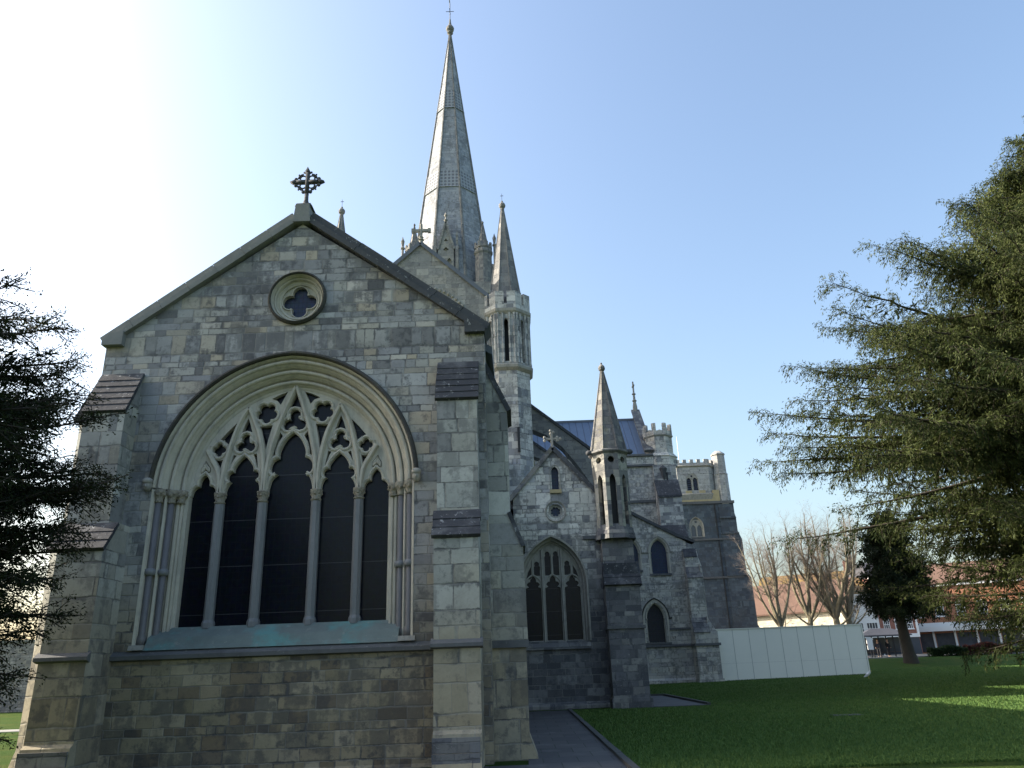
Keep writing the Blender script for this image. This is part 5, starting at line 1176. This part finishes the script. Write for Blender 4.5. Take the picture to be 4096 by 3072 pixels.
def gull():
    p = at(1877, 1465, 1); Y = 52.0
    for _ in range(20):
        q = at(1877, 1466.5, Y); Y += (q.z-gh(q.x, Y))*14
    q = at(1877, 1466.5, Y)
    t = thing('gull', 'white gull standing on the lawn by the end of the hoarding', 'bird', (q.x, Y, gh(q.x, Y)), R(-35))
    pts = [(-.20, 0, .15), (-.12, 0, .19), (-.02, 0, .25), (.07, 0, .32), (.10, 0, .40), (.13, 0, .45), (.165, 0, .45)]
    rmod('body', pts, [(i, i+1) for i in range(6)], [(.03, .02), (.07, .06), (.10, .095), (.08, .08), (.05, .05), (.052, .052), (.02, .02)], 'gullw', t, 2)
    for s in (-1, 1):
        MB().plate(smooth([(-.26, .12), (-.12, .13), (.02, .2), (.05, .27), (-.05, .29), (-.16, .22)], 3, True), (), s*.088, s*.105).build('wing', 'gullg', t)
        MB().tube([(.0, s*.035, .16), (.0, s*.035, .01)], .008, 5).box(-.0, .05, s*.035-.02, s*.035+.02, 0, .012).build('leg', 'gully', t)
    MB().lathe((0, 0), [(.015, 0), (.012, .04), (.004, .065)], 6).build('beak', 'gully', t, world=False).matrix_parent_inverse = Matrix.Translation((.175, 0, .447)) @ Matrix.Rotation(R(95), 4, 'Y')
gull()
def bench(label, loc, rz):
    t = thing('park_bench', label, 'bench', loc, rz, 'dark park benches on the far side of the lawn')
    W = .95
    for i in range(4): MB().box(-W, W, -.22+.12*i, -.13+.12*i, .42, .45).build('seat_slat', 'wood', t, world=False)
    for i in range(3): MB().box(-W, W, .25+.02*i, .28+.02*i, .55+.14*i, .65+.14*i).build('back_slat', 'wood', t, world=False)
    for sx in (-1, 1):
        MB().box(sx*W-.035, sx*W+.035, -.22, -.15, 0, .64).build('front_leg', 'wood', t, world=False)
        MB().plate([(.22, 0), (.30, 0), (.34, .98), (.27, .98)], (), sx*W-.035, sx*W+.035, SIDE).build('back_leg', 'wood', t, world=False)
        MB().box(sx*W-.04, sx*W+.04, -.28, .28, .62, .67).build('armrest', 'wood', t, world=False)
    MB().box(-W, W, -.2, -.16, .34, .42).build('rail', 'wood', t, world=False)
    return t
def sash(parent, x, z, w, h, y, frame='white', cols=2, rows=2, fw=.07, sill=True, label=None):
    """Sash window in a building's own frame: front face at y, facing -y."""
    m = MB().box(x-w/2, x-w/2+fw, y-.06, y+.03, z, z+h).box(x+w/2-fw, x+w/2, y-.06, y+.03, z, z+h).box(x-w/2+fw, x+w/2-fw, y-.06, y+.03, z, z+fw).box(x-w/2+fw, x+w/2-fw, y-.06, y+.03, z+h-fw, z+h)
    for i in range(1, cols): q = x-w/2+w*i/cols; m.box(q-.025, q+.025, y-.045, y+.03, z+fw, z+h-fw)
    for j in range(1, rows): q = z+h*j/rows; m.box(x-w/2+fw, x+w/2-fw, y-.04, y+.03, q-.03, q+.03)
    o = m.build('window', frame, parent, label, world=False)
    MB().box(x-w/2+fw, x+w/2-fw, y-.015, y-.005, z+fw, z+h-fw).build('pane', 'pane', o)
    if sill: MB().box(x-w/2-.1, x+w/2+.1, y-.14, y, z-.1, z).build('sill', frame, o)
    return o
def street():
    W_ = dict(world=False)
    zb = 1.25
    # former church with the long tiled roof: lit wall turned towards the sun
    t = thing('stone_church', 'cream stone church with brown tiled roof and lancet windows behind the bare trees', 'church', (36.8, 108, zb), R(-38))
    MB().plate([(-6.5, 0), (6.5, 0), (6.5, 6.2), (-6.5, 6.2)], [arch(-5.2+1.75*i, .42, 3.3, .8, 6, 1.2) for i in range(7)], 0, .6).build('wall', 'creamwall', t, **W_)
    MB().box(-6.5, -6.0, .6, 8.5, 0, 6.2).box(6.0, 6.5, .6, 8.5, 0, 6.2).build('side_wall', 'creamwall', t, **W_)
    for i in range(7):
        x = -5.2+1.75*i
        o = MB().sweep(arch(x, .42, 3.3, .8, 6, 1.2), [(0, .3), (0, .05), (.12, -.06), (.16, .02)]).build('window', 'creamd', t, **W_)
        MB().box(x-.45, x+.45, .3, .34, 1.1, 4.2).build('pane', 'pane', o)
    for x in (-6.75, 6.75): MB().box(x-.45, x+.45, -.9, .3, 0, 5.2).plate([(-.9, 5.2), (.3, 5.2), (.3, 6.2)], (), x-.45, x+.45, SIDE).build('buttress', 'creamwall', t, **W_)
    MB().plate([(-.5, 5.95), (4.4, 10.2), (9.2, 5.95), (9.2, 5.75), (4.4, 9.95), (-.5, 5.75)], (), -7.0, 7.2, SIDE).build('roof', 'tile', t, **W_)
    MB().plate([(-.6, 6.0), (4.4, 10.4), (4.4, 10.15), (-.5, 5.75)], (), -7.25, -6.95, SIDE).plate([(-.6, 6.0), (4.4, 10.4), (4.4, 10.15), (-.5, 5.75)], (), 7.15, 7.4, SIDE).build('gable_coping', 'creamd', t, **W_)
    MB().plate([(-.02, 0), (8.3, 0), (8.3, 6), (4.3, 9.9), (-.02, 6)], (), 6.5, 6.9, SIDE).build('gable_wall', 'creamd', t, **W_)
    # higher roofs behind, yellow with lichen
    t = thing('tiled_house', 'house with a steep yellow-lichened tiled roof rising behind the church', 'house', (43.5, 121, zb), R(-30))
    MB().box(-7, 8, 0, 8, 0, 7.6).build('wall', 'creamd', t, **W_)
    MB().plate([(-.5, 7.4), (4, 12.6), (8.5, 7.4)], (), -7.4, 8.4, SIDE).build('roof', 'mosstile', t, **W_)
    MB().plate([(-4.4, 6.4), (-1.4, 10.4), (1.6, 6.4)], (), -3, 4, FRONT).build('cross_roof', 'mosstile', t, **W_)
    MB().box(5.6, 6.6, 3.5, 4.5, 11, 14.0).build('chimney', 'brick', t, **W_)
    # white rendered house
    t = thing('white_house', 'white rendered shop house with small sash windows left of the red brick building', 'house', (45.0, 106, zb), R(-6))
    H = 7.9
    MB().box(-2.25, 2.1, 0, 9, 0, H).build('wall', 'whitewall', t, **W_)
    MB().plate([(-.35, H), (-.35, H+.1), (4.5, H+2.6), (9.3, H)], (), -2.4, 2.25, SIDE).build('roof', 'mosstile', t, **W_)
    MB().box(-2.35, 2.2, -.3, 0, H-.22, H).build('cornice', 'white', t, **W_)
    for x, z, w, h, c, r_ in ((-.5, 5.45, .75, 1.15, 2, 2), (1.0, 5.55, .75, 1.15, 2, 2), (-1.45, 2.75, .8, 1.5, 2, 2), (-.35, 2.75, .8, 1.5, 2, 2), (1.15, 2.7, 1.4, 1.55, 4, 2)): sash(t, x, z, w, h, -.0, 'white', c, r_, .06)
    MB().box(-2.25, 2.1, -.25, 0, 2.05, 2.4).build('fascia', 'whitewall', t, **W_); MB().box(-2.1, 1.95, -.06, 0, .1, 2.05).build('shopfront', 'shopfront', t, **W_)
    # tall red brick building with oculi
    t = thing('brick_building', 'tall red brick building with round oculus windows and white cornices', 'building', (49.4, 106, zb), R(-6))
    MB().box(-2.4, 2.6, 0, 10, 0, 10.0).build('wall', 'brick', t, **W_)
    MB().plate([(-.3, 10.0), (1.9, 12.1), (8, 12.1), (10.2, 10.0)], (), -2.5, 2.7, SIDE).build('roof', 'slate', t, **W_)
    MB().box(-2.55, 2.75, -.35, 0, 9.75, 10.05).box(-2.5, 2.7, -.22, 0, 9.4, 9.75).box(-2.5, 2.7, -.3, 0, 7.35, 7.65).build('cornice', 'white', t, **W_)
    for x in (-1.25, .2, 1.65):
        o = MB().sweep([(x+.38*math.cos(a), 8.5+.68*math.sin(a)) for a in np.linspace(0, 6.283, 25)[:-1]], [(0.05, .0), (0.05, -.08), (-.09, -.1), (-.1, .0)], True).build('oculus_window', 'white', t, **W_)
        MB().plate([(x+.36*math.cos(a), 8.5+.66*math.sin(a)) for a in np.linspace(0, 6.283, 21)[:-1]], (), -.03, -.01).build('pane', 'white' if False else 'pane', o)
        for dx, dz in ((0, .78), (0, -.78), (-.5, 0), (.5, 0)): MB().box(x+dx-.08, x+dx+.08, -.09, 0, 8.5+dz-.12, 8.5+dz+.12).build('keystone', 'white', o)
        sash(t, x, 3.3, .8, 3.1, 0, 'white', 3, 5, .07); MB().box(x-.1, x+.1, -.1, 0, 6.55, 7.2).build('keystone', 'white', t, **W_)
    MB().box(-2.4, 2.6, -.2, 0, 2.25, 2.7).build('fascia', 'white', t, **W_); MB().box(-2.3, 2.5, -.05, 0, .1, 2.25).build('shopfront', 'shopfront', t, **W_)
    for x in (-2.3, 2.5): MB().box(x-.14, x+.14, -.12, 0, 2.7, 9.4).build('quoin_strip', 'white' if x > 0 else 'brick', t, **W_)
    # orange brick row with white canopy
    t = thing('brick_building', 'long orange brick building with white shop canopy glimpsed below the conifer', 'building', (61.5, 109, zb), R(-28))
    MB().box(-8, 14, 0, 10, 0, 9.2).build('wall', 'obrick', t, **W_)
    MB().plate([(-.4, 9.2), (5, 12.4), (10.4, 9.2)], (), -8.2, 14.2, SIDE).build('roof', 'tile', t, **W_)
    MB().box(-8.1, 14.1, -.3, 0, 8.9, 9.2).build('cornice', 'white', t, **W_)
    for i in range(8):
        x = -6.6+2.6*i; sash(t, x, 4.9, 1.1, 1.9, 0, 'white', 3, 4, .09)
    MB().box(-7.8, 13.8, -1.5, 0, 2.95, 3.55).build('canopy', 'white', t, **W_)
    MB().box(-7.8, 13.8, -.1, 0, 3.55, 4.1).build('fascia', 'white', t, **W_)
    for i in range(8):
        x = -6.6+2.6*i; o = MB().box(x-1.1, x+1.1, -.06, 0, .35, 2.7).build('shop_window', 'pane', t, **W_)
        MB().box(x+1.12, x+1.38, -.25, 0, 0, 2.95).build('pilaster', 'white', t, **W_)
    # dark roofed house between tower and church, and a cottage gable
    t = thing('house', 'dark tiled house with chimneys glimpsed between the bell tower and the church', 'house', (33.2, 128, zb), R(-8))
    MB().box(-6, 6, 0, 8, 0, 6.4).build('wall', 'brick', t, **W_); MB().plate([(-.4, 6.2), (4, 9.2), (8.4, 6.2)], (), -6.2, 6.2, SIDE).build('roof', 'slate2', t, **W_)
    for x in (4.2, 5.0, 5.6): MB().box(x-.22, x+.22, 3.7, 4.3, 8.6, 9.9).build('chimney', 'brick', t, **W_)
    sash(t, 3.1, 6.9, 1.3, .5, .55, 'white', 2, 1, .1)
    t = thing('cottage', 'small gabled cottage just above the hoarding beside the bell tower', 'cottage', (33.9, 112, zb), 0)
    MB().plate([(-1.4, 0), (1.4, 0), (1.4, 3.5), (0, 4.9), (-1.4, 3.5)], (), 0, 5).build('wall', 'buffgrey', t, **W_)
    MB().sweep([(-1.6, 3.4), (0, 5.0), (1.6, 3.4)], [(0, -.2), (.15, -.2), (.15, 5), (0, 5)]).build('roof', 'white', t, **W_)
    # bus shelter
    t = thing('bus_shelter', 'bus shelter with dark hipped roof on the pavement beyond the lawn', 'bus shelter', (37.9, 85.2, 1.27))
    r_ = MB().add([(-2.7, -1.1, 2.15), (2.7, -1.1, 2.15), (2.7, 1.1, 2.15), (-2.7, 1.1, 2.15), (-1.0, 0, 2.85), (1.0, 0, 2.85), (-2.7, -1.1, 2.05), (2.7, -1.1, 2.05), (2.7, 1.1, 2.05), (-2.7, 1.1, 2.05)],
                  [(0, 1, 5, 4), (1, 2, 5), (2, 3, 4, 5), (3, 0, 4), (6, 9, 8, 7), (0, 6, 7, 1), (1, 7, 8, 2), (2, 8, 9, 3), (3, 9, 6, 0)]); r_.build('roof', 'slate', t, **W_)
    for x in (-2.2, -.75, .75, 2.2):
        for y in (-.8, .8): MB().box(x-.05, x+.05, y-.05, y+.05, 0, 2.1).build('post', 'black', t, **W_)
    for x in (-1.475, 0, 1.475): MB().box(x-.62, x+.62, .78, .80, .3, 1.95).build('glass_panel', 'pane', t, **W_)
    MB().box(-1.9, 1.9, .3, .6, .45, .5).build('bench', 'wood', t, **W_)
    tm = thing('timetable_board', 'white timetable board standing at the left end of the bus shelter', 'notice board', (36.1, 84.2, 1.27))
    MB().box(-.06, .06, -.03, .03, 0, .8).build('post', 'black', tm, **W_); MB().box(-.3, .3, -.04, .04, .75, 1.9).build('board', 'white', tm, **W_)
    person('person in a dark coat standing left of the bus shelter', (35.45, 84.0, 1.27), R(25), 'coat', 'up')
    person('person in a navy coat waiting inside the bus shelter', (37.2, 84.9, 1.27), R(-40), 'coatb')
    person('person in a black coat at the right end inside the bus shelter', (38.3, 85.1, 1.27), R(20), 'coat')
    # hedge, shrubs, railing
    def hedge(name, label, x0, x1, y, h, mat, seed, n):
        r = np.random.default_rng(seed); L = x1-x0; t = thing(name, label, 'hedge', ((x0+x1)/2, y, gh((x0+x1)/2, y)+.0))
        P = np.stack([r.uniform(-L/2, L/2, n), r.uniform(-.45, .45, n), h*r.random(n)**.6*(1+.0*r.random(n))], 1); P[:, 2] *= 1+.15*np.sin(P[:, 0]*2.3+seed)
        leaves('foliage', P, r.normal(size=(n, 3)), .12*r.uniform(.6, 1.3, n), .04*r.uniform(.7, 1.3, n), np.clip(r.normal(.4, .25, n), 0, 1), mat, t)
    hedge('hedge', 'low dark clipped hedge along the bank top right of the bus shelter', 39.4, 43.0, 79.0, .85, 'hedge', 1, 9000)
    hedge('hedge', 'low dull red hedge beside the evergreen trunk', 43.0, 47.4, 79.1, 1.0, 'redhedge', 2, 9000)
    hedge('hedge', 'long dark low hedge below the orange brick building', 47.5, 64, 81, .6, 'hedge', 4, 16000)
    ra = thing('railing', 'dark metal railing along the pavement below the orange brick building', 'railing', (53, 79.3, gh(53, 79)))
    for i in range(9): MB().box(-6+1.5*i-.04, -6+1.5*i+.04, -.04, .04, 0, 1.0).build('post', 'black', ra, **W_)
    for z in (.45, .93): MB().box(-6, 6, -.025, .025, z, z+.06).build('rail', 'black', ra, **W_)
    bench('dark park bench at the right edge of the bank', (57.0, 76.5, gh(57, 76.5)), R(10))
    bench('dark park bench partly hidden by the hanging conifer sprays', (50.5, 77.2, gh(50.5, 77)), R(5)).name = 'park_bench.001'
    bush('shrub', 'small yellow-green shrub left of the park bench', 'shrub', (54.8, 76.8, gh(54.8, 76.8)), .75, .7, 1.0, 'gold', 2600, 4, .12, .04)
    bush('shrub', 'rounded orange-leaved shrub at the right edge by the bench', 'shrub', (60.8, 80.5, 1.6), 1.3, 1.2, 1.9, 'orange', 4200, 6, .14, .05)
    # table tomb at the right edge
    q = Vector((30.9, 47.3, gh(30.9, 47.3)))
    tb = thing('table_tomb', 'grey sloping-topped tomb on the lawn at the right edge', 'tomb', q, R(-12))
    MB().plate([(-1.0, -.1), (1.0, -.1), (1.0, .42), (-1.0, .42)], (), -.55, .55).build('chest', 'tomb', tb, **W_)
    MB().plate([(-.68, .42), (.68, .42), (.62, .50), (.1, .86), (-.1, .86), (-.62, .50)], (), -1.1, 1.1, SIDE).build('lid', 'tomb', tb, **W_)
    # worn flat slab in the turf
    tag(MB().box(8.7, 9.5, 23.3, 23.8, -.05, .024).build('ledger_slab', 'kerb'), 'small flat grave slab sunk in the lawn', 'grave slab')
    # boundary wall south of the chapel
    wl = thing('boundary_wall', 'grey rubble boundary wall glimpsed left of the chapel', 'wall', (-34, 52, 0), R(4))
    MB().box(-22, 14, 0, .5, -.3, 4.2).build('wall', 'rubble', wl, **W_); MB().box(-22.1, 14.1, -.08, .58, 4.2, 4.35).build('coping', 'coping', wl, **W_)
    tag(MB().box(-60, -13, 30.2, 31.6, -.2, .03).build('south_path', 'pavement'), kind='structure')
def push_back(k):
    for o in list(COL.objects):
        if o.parent is None and o.get('category') in ('church', 'house', 'building', 'cottage'):
            p = Vector(o.location); e = Vector((0, 0, EYE)); o.location = e+(p-e)*k; o.scale = (k, k, k)
MATS['slate2'] = plain('brown_slate', (.085, .055, .05), .4, 3, .8)
street(); push_back(1.36)
